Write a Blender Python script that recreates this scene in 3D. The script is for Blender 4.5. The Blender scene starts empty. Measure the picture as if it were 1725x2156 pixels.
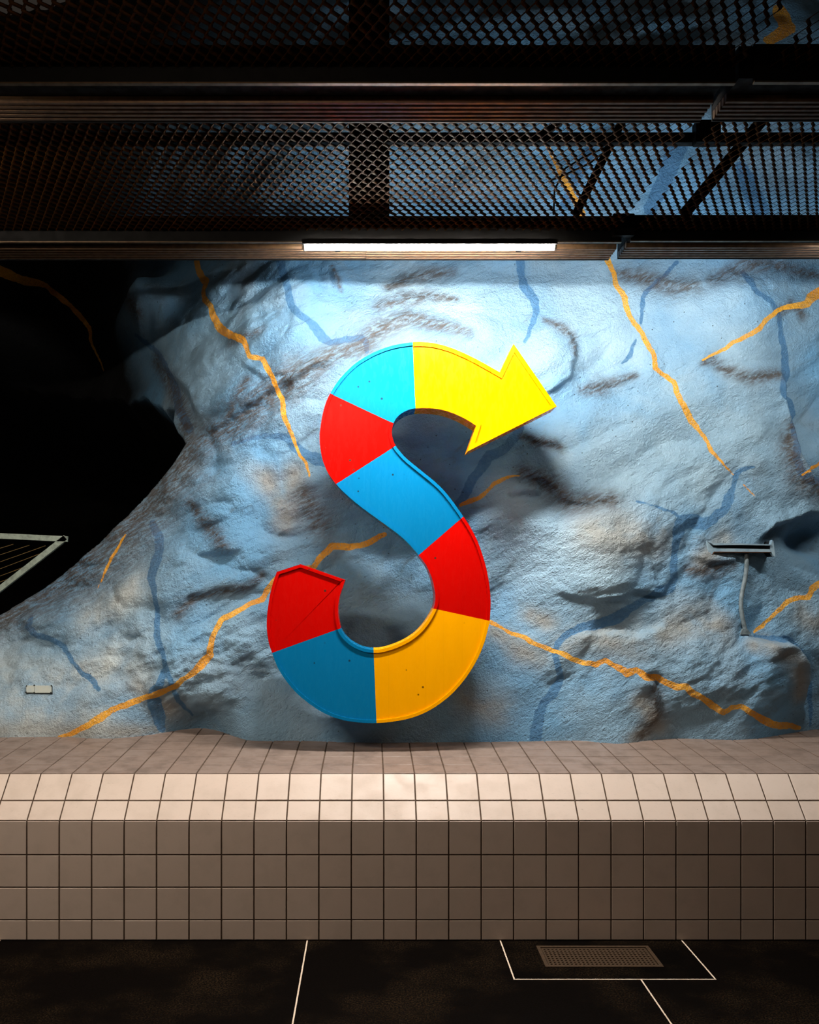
import bpy, bmesh, math, random
import numpy as np
from mathutils import Vector, Matrix

random.seed(7)
scene = bpy.context.scene
C = scene.collection

# ------------------------------------------------------------------ camera
F = 1900.0                 # focal length in pixels of the 1725 x 2156 frame
PX, PY = 780.0, 1226.0     # principal point (shift lens, image plane parallel to the bench)
CAMZ = 1.6535              # eye height above the platform floor
cam_d = bpy.data.cameras.new('camera')
cam = bpy.data.objects.new('camera', cam_d)
C.objects.link(cam)
cam.location = (0, 0, CAMZ)
cam.rotation_euler = (math.pi / 2, 0, 0)
cam_d.sensor_fit = 'HORIZONTAL'
cam_d.sensor_width = 36.0
cam_d.lens = F / 1725.0 * 36.0
cam_d.shift_x = (862.5 - PX) / 1725.0
cam_d.shift_y = (PY - 1078.0) / 1725.0
cam_d.clip_start = 0.05
cam_d.clip_end = 100
scene.camera = cam

# ------------------------------------------------------------------ world, exposure
world = bpy.data.worlds.new('world')
scene.world = world
world.use_nodes = True
bgn = world.node_tree.nodes['Background']
bgn.inputs[0].default_value = (1.0, 0.84, 0.70, 1)
bgn.inputs[1].default_value = 0.022
scene.view_settings.view_transform = 'Standard'
scene.view_settings.look = 'None'
scene.view_settings.gamma = 1.0
scene.view_settings.use_curve_mapping = False
scene.view_settings.exposure = 0.0
# brightness of the tubes, the last one an added fill (each tube is built further down)
TUBE_MAIN = 780.0
TUBE_LEFT = 480.0
TUBE_RIGHT = 140.0
TUBE_WALL = 95.0
TUBE_FILL = 110.0
scene.cycles.use_light_tree = False
scene.cycles.max_bounces = 5
scene.cycles.diffuse_bounces = 2
scene.cycles.glossy_bounces = 2
scene.cycles.transmission_bounces = 2


# ------------------------------------------------------------------ helpers
def P(px, py, Y):
    """a point seen at pixel (px, py) standing at depth Y"""
    return ((px - PX) / F * Y, Y, CAMZ - (py - PY) / F * Y)


def link(o, parent=None):
    C.objects.link(o)
    if parent is not None:
        o.parent = parent
    return o


def mesh_obj(name, verts, faces, mat=None, parent=None, smooth=False):
    me = bpy.data.meshes.new(name)
    me.from_pydata(verts, [], faces)
    me.update()
    if smooth:
        for p in me.polygons:
            p.use_smooth = True
    if mat is not None:
        me.materials.append(mat)
    return link(bpy.data.objects.new(name, me), parent)


def bm_obj(name, bm, mat=None, parent=None, smooth=False):
    bmesh.ops.recalc_face_normals(bm, faces=bm.faces[:])
    me = bpy.data.meshes.new(name)
    bm.to_mesh(me)
    bm.free()
    if smooth:
        for p in me.polygons:
            p.use_smooth = True
    if mat is not None:
        me.materials.append(mat)
    return link(bpy.data.objects.new(name, me), parent)


def empty(name, loc=(0, 0, 0)):
    o = bpy.data.objects.new(name, None)
    o.location = loc
    o.empty_display_size = 0.1
    C.objects.link(o)
    return o


def tag(o, label, cat, group=None, kind=None):
    o['label'] = label
    o['category'] = cat
    if group:
        o['group'] = group
    if kind:
        o['kind'] = kind
    return o


def add_box(bm, x0, x1, y0, y1, z0, z1, bev=0.0):
    vs = [bm.verts.new((x, y, z)) for x in (x0, x1) for y in (y0, y1) for z in (z0, z1)]
    idx = ((0, 1, 3, 2), (4, 6, 7, 5), (0, 4, 5, 1), (2, 3, 7, 6), (0, 2, 6, 4), (1, 5, 7, 3))
    fs = [bm.faces.new([vs[i] for i in f]) for f in idx]
    if bev > 0:
        es = list({e for f in fs for e in f.edges})
        bmesh.ops.bevel(bm, geom=es, offset=bev, segments=2, affect='EDGES', clamp_overlap=True)


def box_obj(name, x0, x1, y0, y1, z0, z1, mat, parent=None, bev=0.0):
    bm = bmesh.new()
    add_box(bm, x0, x1, y0, y1, z0, z1, bev)
    return bm_obj(name, bm, mat, parent)


def add_bar(bm, a, b, w, h, up=(0, 0, 1)):
    """a rectangular bar from a to b"""
    a, b = Vector(a), Vector(b)
    d = (b - a).normalized()
    u = Vector(up)
    s = d.cross(u)
    if s.length < 1e-5:
        s = d.cross(Vector((1, 0, 0)))
    s.normalize()
    t = s.cross(d).normalized()
    vs = []
    for p in (a, b):
        for i, j in ((-1, -1), (1, -1), (1, 1), (-1, 1)):
            vs.append(bm.verts.new(p + s * (w / 2 * i) + t * (h / 2 * j)))
    for f in ((0, 1, 2, 3), (7, 6, 5, 4), (0, 4, 5, 1), (1, 5, 6, 2), (2, 6, 7, 3), (3, 7, 4, 0)):
        bm.faces.new([vs[i] for i in f])


def add_tube(bm, pts, r, n=10, squash=None):
    pts = [Vector(p) for p in pts]
    rings = []
    for i, p in enumerate(pts):
        d = (pts[min(i + 1, len(pts) - 1)] - pts[max(i - 1, 0)]).normalized()
        u = Vector((0, 1, 0)) if abs(d.y) < 0.9 else Vector((0, 0, 1))
        s = d.cross(u).normalized()
        t = s.cross(d).normalized()
        rr = r[i] if isinstance(r, (list, tuple)) else r
        rings.append([bm.verts.new(p + s * (rr * math.cos(2 * math.pi * k / n)) + t * (rr * math.sin(2 * math.pi * k / n)))
                      for k in range(n)])
    for a, b in zip(rings, rings[1:]):
        for k in range(n):
            bm.faces.new((a[k], a[(k + 1) % n], b[(k + 1) % n], b[k]))
    bm.faces.new(rings[0][::-1])
    bm.faces.new(rings[-1])


# ------------------------------------------------------------------ material helpers
class NB:
    def __init__(self, name):
        self.m = bpy.data.materials.new(name)
        self.m.use_nodes = True
        self.t = self.m.node_tree
        self.t.nodes.clear()
        self.out = self.n('ShaderNodeOutputMaterial')

    def n(self, typ, **kw):
        nd = self.t.nodes.new(typ)
        for k, v in kw.items():
            setattr(nd, k, v)
        return nd

    def set(self, sock, v):
        if v is None:
            return
        if isinstance(v, bpy.types.NodeSocket):
            self.t.links.new(v, sock)
        elif isinstance(v, (tuple, list)) and len(v) == 3 and sock.type == 'RGBA':
            sock.default_value = (*v, 1)
        else:
            sock.default_value = v

    def noise(self, vec, scale, detail=4, rough=0.55, dist=0.0):
        nd = self.n('ShaderNodeTexNoise')
        self.set(nd.inputs['Vector'], vec)
        nd.inputs['Scale'].default_value = scale
        nd.inputs['Detail'].default_value = detail
        nd.inputs['Roughness'].default_value = rough
        nd.inputs['Distortion'].default_value = dist
        return nd.outputs['Fac']

    def mapping(self, vec, scale=(1, 1, 1), rot=(0, 0, 0)):
        nd = self.n('ShaderNodeMapping')
        self.set(nd.inputs['Vector'], vec)
        nd.inputs['Scale'].default_value = scale
        nd.inputs['Rotation'].default_value = rot
        return nd.outputs[0]

    def ramp(self, v, a, b, c=0.0, d=1.0, smooth=True):
        nd = self.n('ShaderNodeMapRange')
        if smooth:
            nd.interpolation_type = 'SMOOTHSTEP'
        self.set(nd.inputs['Value'], v)
        nd.inputs['From Min'].default_value = a
        nd.inputs['From Max'].default_value = b
        nd.inputs['To Min'].default_value = c
        nd.inputs['To Max'].default_value = d
        return nd.outputs[0]

    def math(self, op, a, b=0.0):
        nd = self.n('ShaderNodeMath', operation=op)
        self.set(nd.inputs[0], a)
        self.set(nd.inputs[1], b)
        return nd.outputs[0]

    def mix(self, f, a, b, blend='MIX'):
        nd = self.n('ShaderNodeMix', data_type='RGBA', blend_type=blend)
        self.set(nd.inputs[0], f)
        self.set(nd.inputs[6], a)
        self.set(nd.inputs[7], b)
        return nd.outputs[2]

    def attr(self, name):
        nd = self.n('ShaderNodeAttribute', attribute_name=name)
        return nd.outputs['Fac']

    def pos(self):
        return self.n('ShaderNodeNewGeometry').outputs['Position']

    def objrand(self):
        return self.n('ShaderNodeObjectInfo').outputs['Random']

    def bump(self, h, strength=0.3, dist=0.01, normal=None):
        nd = self.n('ShaderNodeBump')
        self.set(nd.inputs['Height'], h)
        nd.inputs['Strength'].default_value = strength
        nd.inputs['Distance'].default_value = dist
        if normal is not None:
            self.set(nd.inputs['Normal'], normal)
        return nd.outputs[0]

    def bsdf(self, color, rough=0.5, metal=0.0, normal=None, spec=0.5, emit=None, emit_s=0.0):
        nd = self.n('ShaderNodeBsdfPrincipled')
        self.set(nd.inputs['Base Color'], color)
        self.set(nd.inputs['Roughness'], rough)
        self.set(nd.inputs['Metallic'], metal)
        nd.inputs['Specular IOR Level'].default_value = spec
        if normal is not None:
            self.set(nd.inputs['Normal'], normal)
        if emit is not None:
            self.set(nd.inputs['Emission Color'], emit)
            nd.inputs['Emission Strength'].default_value = emit_s
        self.t.links.new(nd.outputs[0], self.out.inputs[0])
        return self.m


# ---- metals and dark things
def metal_mat(name, col, rough, metal, scale=60, spec=0.5):
    b = NB(name)
    p = b.pos()
    nz = b.noise(p, scale, 3)
    c = b.mix(b.ramp(nz, 0.35, 0.7), col, tuple(x * 0.6 for x in col))
    return b.bsdf(c, b.ramp(nz, 0.3, 0.7, rough * 0.85, min(1, rough * 1.2)), metal, spec=spec)


M_MESH = metal_mat('bronze_mesh', (0.034, 0.013, 0.002), 0.7, 0.0, 40, 0.02)
M_RIB = metal_mat('bronze_rib', (0.11, 0.06, 0.028), 0.40, 0.45, 30)
M_BLACK = metal_mat('black_painted_steel', (0.0022, 0.0018, 0.0015), 0.6, 0.0, 25, 0.08)
M_LIP = metal_mat('worn_bronze_edge', (0.10, 0.065, 0.035), 0.4, 0.8, 30)
M_CAP = metal_mat('lamp_end_cap', (0.30, 0.27, 0.24), 0.4, 0.7, 60)
M_GRATE = metal_mat('drain_bronze', (0.11, 0.068, 0.04), 0.45, 0.5, 90)
M_PIT = metal_mat('drain_pit', (0.004, 0.003, 0.002), 0.9, 0.0, 60, 0.1)
M_GUARD = metal_mat('pale_green_steel', (0.36, 0.43, 0.36), 0.5, 0.0, 30)
M_WIRE = metal_mat('ochre_wire', (0.24, 0.15, 0.05), 0.5, 0.3, 60)
M_SCREW = metal_mat('dark_screw', (0.03, 0.035, 0.03), 0.5, 0.6, 90)
M_CABLE = metal_mat('black_cable', (0.006, 0.006, 0.006), 0.5, 0.0, 60, 0.3)


def tube_mat(name, col, s):
    b = NB(name)
    return b.bsdf((0.9, 0.9, 0.9), 0.3, 0.0, emit=col, emit_s=s)


M_TUBE = tube_mat('lit_tube_main', (1.0, 0.955, 0.885), TUBE_MAIN)
M_TUBE_LEFT = tube_mat('lit_tube_left', (1.0, 0.87, 0.73), TUBE_LEFT)
M_TUBE_RIGHT = tube_mat('lit_tube_right', (1.0, 0.955, 0.885), TUBE_RIGHT)
M_TUBE_UP = tube_mat('lit_tube_up', (0.92, 0.97, 1.0), TUBE_WALL)
M_TUBE_FILL = tube_mat('lit_tube_fill', (1.0, 0.80, 0.62), TUBE_FILL)


def tile_mat(name, base, dirt, dirt_amt, rough):
    b = NB(name)
    p = b.pos()
    r = b.objrand()
    n1 = b.noise(p, 9, 5, 0.6)
    n2 = b.noise(b.mapping(p, (30, 30, 90)), 2.2, 4, 0.6)
    n3 = b.noise(p, 70, 3, 0.6)
    c = b.mix(b.ramp(r, 0, 1, 0, 0.35, False), base, tuple(x * k for x, k in zip(base, (0.90, 0.86, 0.83))))
    f = b.math('MULTIPLY', b.ramp(n1, 0.42, 0.72), dirt_amt)
    c = b.mix(f, c, dirt)
    c = b.mix(b.math('MULTIPLY', b.ramp(n2, 0.58, 0.8), dirt_amt * 0.6), c, tuple(x * 0.6 for x in dirt))
    c = b.mix(b.ramp(n3, 0.72, 0.80, 0, 0.5), c, tuple(x * 0.35 for x in base))
    rr = b.ramp(n1, 0.3, 0.75, rough, rough + 0.22)
    nrm = b.bump(b.noise(p, 30, 2), 0.06, 0.01)
    return b.bsdf(c, rr, 0, nrm)


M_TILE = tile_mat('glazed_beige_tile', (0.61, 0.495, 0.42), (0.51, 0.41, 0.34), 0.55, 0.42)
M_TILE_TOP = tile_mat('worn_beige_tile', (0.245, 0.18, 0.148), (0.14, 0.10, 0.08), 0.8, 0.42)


def plain_noise_mat(name, c1, c2, scale, rough, spec=0.3, bump=0.0):
    b = NB(name)
    p = b.pos()
    nz = b.noise(p, scale, 6, 0.65)
    c = b.mix(b.ramp(nz, 0.4, 0.68), c1, c2)
    nrm = b.bump(nz, bump, 0.005) if bump else None
    return b.bsdf(c, rough, 0, nrm, spec)


M_GROUT = plain_noise_mat('brown_grout', (0.085, 0.055, 0.035), (0.05, 0.03, 0.02), 30, 0.9)
M_JOINT = plain_noise_mat('cream_floor_strip', (0.80, 0.66, 0.52), (0.62, 0.48, 0.36), 20, 0.5)


def floor_mat(name, dark):
    b = NB(name)
    p = b.pos()
    big = b.noise(p, 2.2, 4, 0.6)
    sm = b.noise(p, 130, 4, 0.7)
    c = b.mix(b.math('MULTIPLY', b.ramp(big, 0.42, 0.7), b.ramp(sm, 0.42, 0.7)), dark, (0.032, 0.019, 0.009))
    c = b.mix(b.ramp(b.noise(p, 300, 2), 0.72, 0.78, 0, 0.5), c, (0.05, 0.032, 0.018))
    return b.bsdf(c, b.ramp(sm, 0.3, 0.7, 0.6, 0.85), 0, b.bump(sm, 0.15, 0.003), 0.03)


M_FLOOR = floor_mat('dark_asphalt_slab', (0.0018, 0.0010, 0.0006))
M_FLOOR_SMOOTH = floor_mat('smooth_black_slab', (0.0012, 0.0007, 0.0004))


def paint_mat(name, col, chip, worn=0.5):
    """glossy brushed enamel with chips and knocks"""
    b = NB(name)
    p = b.pos()
    streak = b.noise(b.mapping(p, (14, 14, 3)), 1.0, 5, 0.6)
    brush = b.noise(b.mapping(p, (60, 60, 18), (0, 0.5, 0)), 1.0, 3, 0.6)
    vor = b.n('ShaderNodeTexVoronoi')
    b.set(vor.inputs['Vector'], b.mapping(p, (1, 0.0, 1)))
    vor.inputs['Scale'].default_value = 15.0
    vor.inputs['Randomness'].default_value = 1.0
    spots = b.ramp(vor.outputs['Distance'], 0.075, 0.115, 1.0, 0.0)
    gate = b.ramp(b.noise(p, 6.0, 2), 0.44, 0.50)
    c = b.mix(b.ramp(streak, 0.35, 0.75, 0, 0.14 * worn), col, tuple(x * 0.55 for x in col))
    c = b.mix(b.math('MULTIPLY', spots, b.math('MULTIPLY', gate, min(1.0, worn * 1.8))), c, chip)
    scr = b.ramp(b.noise(b.mapping(p, (9, 9, 160), (0, 0.9, 0)), 1.0, 2, 0.5), 0.76, 0.79, 0.0, 0.25 * worn)
    c = b.mix(scr, c, tuple(x * 0.4 for x in col))
    # planks of the face, faint vertical seams
    sep = b.n('ShaderNodeSeparateXYZ')
    b.set(sep.inputs[0], p)
    saw = b.math('ABSOLUTE', b.math('SUBTRACT', b.math('FRACT', b.math('MULTIPLY', sep.outputs[0], 10.4)), 0.5))
    seam = b.ramp(saw, 0.487, 0.5, 0.0, 1.0)
    c = b.mix(b.math('MULTIPLY', seam, 0.16), c, tuple(x * 0.45 for x in col))
    h = b.math('ADD', b.math('MULTIPLY', brush, 0.6), b.math('MULTIPLY', seam, -0.4))
    nrm = b.bump(h, 0.10, 0.006)
    return b.bsdf(c, b.ramp(brush, 0.3, 0.7, 0.20, 0.32), 0, nrm, 0.11)


CHIP = (0.03, 0.02, 0.015)
M_RED = paint_mat('red_enamel', (0.56, 0.002, 0.0008), CHIP)
M_BLUE = paint_mat('blue_enamel', (0.002, 0.165, 0.37), (0.01, 0.02, 0.03))
M_YELLOW = paint_mat('yellow_enamel', (1.0, 0.285, 0.0), (0.10, 0.03, 0.005), 0.12)
M_AMBER = paint_mat('amber_enamel', (1.0, 0.41, 0.0), (0.10, 0.03, 0.005))


# rock material: light blue wash with yellow and blue painted veins, brown stains
def rock_mat():
    b = NB('painted_rock')
    p = b.pos()
    big = b.noise(p, 1.1, 4, 0.55)
    mid = b.noise(p, 4.5, 3, 0.6)
    streaky = b.noise(b.mapping(b.mapping(p, (1, 1, 1), (0, 0.5, 0)), (13, 30, 62)), 1.0, 4, 0.7, 0.5)
    fine = b.noise(p, 55, 4, 0.65)
    grain = b.noise(p, 210, 1, 0.6)
    c = b.mix(b.ramp(big, 0.40, 0.62), (0.24, 0.41, 0.56), (0.165, 0.395, 0.64))
    c = b.mix(b.ramp(mid, 0.50, 0.75, 0, 0.6), c, (0.165, 0.345, 0.54))
    c = b.mix(b.ramp(b.noise(p, 2.3, 2, 0.5), 0.52, 0.72, 0, 0.55), c, (0.305, 0.435, 0.54))
    c = b.mix(b.ramp(fine, 0.56, 0.78, 0, 0.30), c, (0.20, 0.28, 0.34))
    mott = b.noise(b.mapping(b.mapping(p, (1, 1, 1), (0, 0.6, 0)), (3.5, 5, 9)), 1.0, 5, 0.72, 0.8)
    c = b.mix(b.ramp(mott, 0.54, 0.74, 0, 0.55), c, (0.13, 0.175, 0.205))
    # paler colour standing in for missing lamplight, top and right
    c = b.mix(b.math('MULTIPLY', b.attr('light_lift'), b.ramp(mid, 0.3, 0.6, 1.0, 0.6)), c, (0.40, 0.59, 0.73))
    # grey wash low on the left, lifted in colour to stand in for lamplight
    c = b.mix(b.math('MULTIPLY', b.attr('grey_lift'), b.ramp(mid, 0.3, 0.65, 0.9, 0.35)), c, (0.60, 0.65, 0.63))
    # tan wash
    tanf = b.math('MULTIPLY', b.attr('tan'), b.ramp(mid, 0.25, 0.6, 0.35, 1.0))
    c = b.mix(tanf, c, (0.37, 0.34, 0.27))
    # blue veins
    jit = b.math('MULTIPLY', b.math('SUBTRACT', b.noise(p, 26, 3, 0.6), 0.5), 0.022)
    dv = b.math('ADD', b.attr('vein_blue'), jit)
    bf = b.math('MULTIPLY', b.ramp(dv, -0.003, 0.003, 1, 0), b.ramp(fine, 0.3, 0.7, 1.0, 0.78))
    c = b.mix(bf, c, (0.075, 0.215, 0.41))
    # unpainted brown rock along the ledges, with shade painted in along the left ridge
    st = b.math('MULTIPLY', b.attr('stain_shade'), b.ramp(streaky, 0.34, 0.60, 0.34, 1.0))
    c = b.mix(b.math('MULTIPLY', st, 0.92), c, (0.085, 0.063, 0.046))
    # shade of the hollow and upper left, painted in as near-black
    c = b.mix(b.attr('hollow_shade'), c, (0.005, 0.0052, 0.0055))
    # yellow veins
    dy = b.math('ADD', b.attr('vein_yellow'), b.math('MULTIPLY', jit, 0.55))
    yf = b.math('MULTIPLY', b.ramp(dy, -0.0018, 0.0018, 1, 0), b.ramp(grain, 0.33, 0.5, 0.55, 1.0))
    c = b.mix(yf, c, b.mix(b.ramp(mid, 0.4, 0.65), (0.95, 0.46, 0.035), (0.80, 0.33, 0.015)))
    # little black pits
    vor = b.n('ShaderNodeTexVoronoi')
    b.set(vor.inputs['Vector'], p)
    vor.inputs['Scale'].default_value = 17
    c = b.mix(b.math('MULTIPLY', b.ramp(vor.outputs['Distance'], 0.05, 0.085, 1, 0), b.ramp(big, 0.42, 0.5, 0, 0.8)), c, (0.02, 0.03, 0.04))
    h = b.math('ADD', b.math('MULTIPLY', fine, 0.75), b.math('MULTIPLY', streaky, 0.5))
    h = b.math('ADD', h, b.math('MULTIPLY', grain, 0.16))
    nrm = b.bump(h, 0.8, 0.032)
    return b.bsdf(c, 0.62, 0, nrm, 0.3)


M_ROCK = rock_mat()

# =================================================================== THE SETTING
# ------------------------------------------------------------------ rock wall
BZ = 0.7336          # height of the bench top at its front
BS = 0.0663          # slope of the bench top
BY0, BY1 = 4.167, 4.348   # bench front plane, chamfer top


def base_y(py):
    """depth at which a pixel row meets the bench top"""
    return (CAMZ - BZ + BS * BY1) / ((py - PY) / F + BS)


ctrl = []
for px, py in ((-200, 1553), (-60, 1553), (0, 1553), (130, 1552), (240, 1555), (330, 1545), (420, 1533), (470, 1542),
               (520, 1558), (600, 1560), (700, 1562), (800, 1564), (900, 1563), (1000, 1562), (1128, 1561), (1230, 1560),
               (1300, 1566), (1360, 1560), (1430, 1555), (1550, 1558), (1640, 1548), (1680, 1541),
               (1780, 1530), (1900, 1528), (2100, 1526)):
    y = base_y(py)
    ctrl.append(P(px, py, y))
    x, yy, z = P(px, py, y)
    ctrl.append((x, yy + 0.02, 0.45))
for t in (
    # left slope and ridge
    (-150, 1450, 5.25), (-150, 1370, 5.5), (0, 1450, 5.2), (0, 1370, 5.42), (0, 1300, 5.62), (100, 1430, 5.2), (150, 1300, 5.4), (150, 1200, 5.62),
    (250, 1300, 5.28), (250, 1180, 5.45), (260, 1110, 5.6), (330, 1300, 5.2), (330, 1130, 5.42), (400, 1000, 5.42),
    (330, 1035, 5.62), (400, 940, 5.55), (450, 1100, 5.25), (450, 1300, 5.18), (450, 1450, 5.08), (330, 1450, 5.1), (550, 1430, 5.12),
    (550, 1200, 5.15), (550, 1050, 5.22), (530, 900, 5.32), (470, 970, 5.35),
    # upper left, turning away from the lamp
    (620, 600, 5.22), (620, 700, 5.2), (540, 600, 5.34), (540, 700, 5.32), (540, 800, 5.3), (460, 600, 5.58), (460, 700, 5.55), (460, 800, 5.5),
    (400, 600, 5.95), (390, 720, 5.9), (390, 830, 5.8), (320, 600, 6.6), (320, 750, 6.5), (240, 620, 7.2), (240, 800, 7.2),
    (100, 640, 7.9), (100, 850, 8.2), (-100, 640, 8.4), (-100, 900, 8.8),
    # behind the sign
    (700, 620, 5.28), (700, 760, 5.18), (680, 900, 5.22), (680, 1050, 5.24), (680, 1200, 5.22), (680, 1350, 5.18), (650, 1480, 5.06),
    (800, 620, 5.36), (800, 720, 5.24), (800, 900, 5.28), (800, 1100, 5.3), (800, 1300, 5.26), (800, 1450, 5.12),
    (930, 600, 5.42), (930, 720, 5.26), (930, 950, 5.18), (930, 1100, 5.2), (930, 1300, 5.24), (930, 1450, 5.1),
    # right of the sign
    (1080, 580, 5.46), (1080, 700, 5.3), (1080, 850, 5.2), (1080, 1000, 5.1), (1080, 1150, 5.12), (1080, 1300, 5.1), (1080, 1450, 5.03),
    (1250, 580, 5.46), (1250, 720, 5.34), (1250, 850, 5.26), (1250, 1000, 5.14), (1250, 1130, 5.0), (1250, 1230, 4.97), (1250, 1320, 5.02), (1250, 1450, 4.98),
    (1420, 580, 5.46), (1420, 720, 5.34), (1420, 850, 5.26), (1420, 1000, 5.16), (1420, 1130, 5.04), (1400, 1230, 5.04), (1420, 1330, 5.03), (1420, 1450, 4.99),
    (1580, 580, 5.46), (1580, 720, 5.34), (1580, 870, 5.26), (1580, 1000, 5.2), (1560, 1130, 5.16), (1580, 1230, 5.15), (1580, 1360, 5.04), (1600, 1460, 4.99),
    (1700, 580, 5.55), (1700, 720, 5.5), (1700, 900, 5.45), (1730, 1020, 5.35), (1720, 1130, 5.45), (1740, 1250, 5.3), (1760, 1400, 5.26),
    (1900, 580, 5.6), (1900, 900, 5.5), (1900, 1250, 5.4), (2100, 900, 5.5), (2100, 1300, 5.3), (2100, 580, 5.6),
):
    ctrl.append(P(*t))
# the vault above the ceiling, in metres
for x in (-8.0, -4.4, -3.0, -1.6, 0.0, 1.5, 3.2, 4.4):
    b_ = 1.6 if x < -2 else (0.7 if x < -1 else 0.0)
    ctrl += [(x, 5.5 + b_, 3.75), (x, 5.5 + b_, 4.3), (x, 5.7 + b_, 5.0), (x, 6.3 + b_, 6.0), (x, 6.8 + b_, 7.0)]
ctrl = np.array(ctrl)


def tps_fit(pts, vals, lam=2e-4):
    n = len(pts)
    d2 = ((pts[:, None] - pts[None]) ** 2).sum(-1)
    K = np.where(d2 > 0, d2 * np.log(np.maximum(d2, 1e-12)) * 0.5, 0) + lam * np.eye(n)
    Pm = np.c_[np.ones(n), pts]
    A = np.zeros((n + 3, n + 3))
    A[:n, :n] = K
    A[:n, n:] = Pm
    A[n:, :n] = Pm.T
    return np.linalg.solve(A, np.r_[vals, 0, 0, 0])


TP = ctrl[:, [0, 2]]
TW = tps_fit(TP, ctrl[:, 1])


def main_y(X, Z):
    X = np.asarray(X, float)
    Z = np.asarray(Z, float)
    out = TW[-3] + TW[-2] * X + TW[-1] * Z
    for (a, c), w in zip(TP, TW[:-3]):
        d2 = (X - a) ** 2 + (Z - c) ** 2
        out = out + w * 0.5 * d2 * np.log(np.maximum(d2, 1e-12))
    return np.clip(out, 3.4, 9.5)


def to_wall(px, py, fn=None):
    """where the line of sight of a measured pixel meets the wall: (X, Z)"""
    fn = fn or main_y
    px = np.asarray(px, float)
    py = np.asarray(py, float)
    Y = np.full(px.shape, 5.2)
    for _ in range(14):
        X = (px - PX) / F * Y
        Z = CAMZ - (py - PY) / F * Y
        Y = 0.45 * Y + 0.55 * fn(X, Z)
    return X, Z


def perlin(x, y, seed):
    r = np.random.RandomState(seed)
    perm = np.r_[r.permutation(256)]
    perm = np.r_[perm, perm]
    ang = r.rand(256) * 2 * np.pi
    gx, gy = np.cos(ang), np.sin(ang)
    xi = np.floor(x).astype(int)
    yi = np.floor(y).astype(int)
    xf, yf = x - xi, y - yi
    xi &= 255
    yi &= 255

    def g(ix, iy, fx, fy):
        h = perm[perm[ix & 255] + (iy & 255)]
        return gx[h] * fx + gy[h] * fy
    u = xf ** 3 * (xf * (xf * 6 - 15) + 10)
    v = yf ** 3 * (yf * (yf * 6 - 15) + 10)
    a = g(xi, yi, xf, yf)
    b_ = g(xi + 1, yi, xf - 1, yf)
    c = g(xi, yi + 1, xf, yf - 1)
    d = g(xi + 1, yi + 1, xf - 1, yf - 1)
    return (a * (1 - u) + b_ * u) * (1 - v) + (c * (1 - u) + d * u) * v


def spans(*parts):
    out = []
    for a, b_, s in parts:
        out.append(np.arange(a, b_ - 1e-9, s))
    out.append([parts[-1][1]])
    return np.concatenate(out)


XS = spans((-9.0, -3.3, 0.06), (-3.3, -1.3, 0.0125), (-1.3, 2.75, 0.0075), (2.75, 6.4, 0.06))
ZS = spans((0.45, 0.66, 0.03), (0.66, 3.62, 0.0075), (3.62, 5.0, 0.018), (5.0, 7.0, 0.05))
GX, GZ = np.meshgrid(XS, ZS)
YM = main_y(GX, GZ)


def seg_field(poly, pad):
    """iterate over the segments of a polyline, yielding the grid window round each"""
    for i in range(len(poly) - 1):
        a, b_ = poly[i], poly[i + 1]
        x0, x1 = min(a[0], b_[0]) - pad, max(a[0], b_[0]) + pad
        z0, z1 = min(a[1], b_[1]) - pad, max(a[1], b_[1]) + pad
        ix = slice(np.searchsorted(XS, x0), np.searchsorted(XS, x1) + 1)
        iz = slice(np.searchsorted(ZS, z0), np.searchsorted(ZS, z1) + 1)
        yield i, a, b_, ix, iz


def seg_dist(a, b_, x, z):
    dx, dz = b_[0] - a[0], b_[1] - a[1]
    L2 = dx * dx + dz * dz + 1e-12
    t = np.clip(((x - a[0]) * dx + (z - a[1]) * dz) / L2, 0, 1)
    return np.hypot(x - a[0] - t * dx, z - a[1] - t * dz), t, (dx * (z - a[1]) - dz * (x - a[0]))


def ledge(disp, pts, A, L):
    """the side on the left of the polyline's direction stands out, ending in a sharp edge"""
    X, Z = to_wall([p[0] for p in pts], [p[1] for p in pts])
    poly = list(zip(X, Z))
    cum = np.r_[0, np.cumsum([math.dist(poly[i], poly[i + 1]) for i in range(len(poly) - 1)])]
    pad = 3.2 * L
    x0, x1, z0, z1 = X.min() - pad, X.max() + pad, Z.min() - pad, Z.max() + pad
    ix = slice(np.searchsorted(XS, x0), np.searchsorted(XS, x1) + 1)
    iz = slice(np.searchsorted(ZS, z0), np.searchsorted(ZS, z1) + 1)
    gx, gz = GX[iz, ix], GZ[iz, ix]
    wob = 0.035 * perlin(gx * 5, gz * 5, 77) + 0.015 * perlin(gx * 14, gz * 14, 78)
    gx = gx + wob
    gz = gz - wob
    best = np.full(gx.shape, 9.0)
    sgn = np.ones(gx.shape)
    u = np.zeros(gx.shape)
    for i in range(len(poly) - 1):
        d, t, s = seg_dist(poly[i], poly[i + 1], gx, gz)
        m = d < best
        best = np.where(m, d, best)
        sgn = np.where(m, np.sign(s), sgn)
        u = np.where(m, (cum[i] + t * (cum[i + 1] - cum[i])) / cum[-1], u)
    s = best * sgn
    st = np.clip((s + 0.022) / 0.044, 0, 1)
    st = st * st * (3 - 2 * st)
    fade = np.clip(np.minimum(u, 1 - u) * 5, 0, 1)
    fade = fade * fade * (3 - 2 * fade)
    disp[iz, ix] -= A * np.exp(-np.maximum(s, 0) / L) * st * fade
    # a little hollow under the edge
    disp[iz, ix] += 0.45 * A * np.exp(-np.maximum(-s, 0) / (0.45 * L)) * (1 - st) * fade


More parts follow.
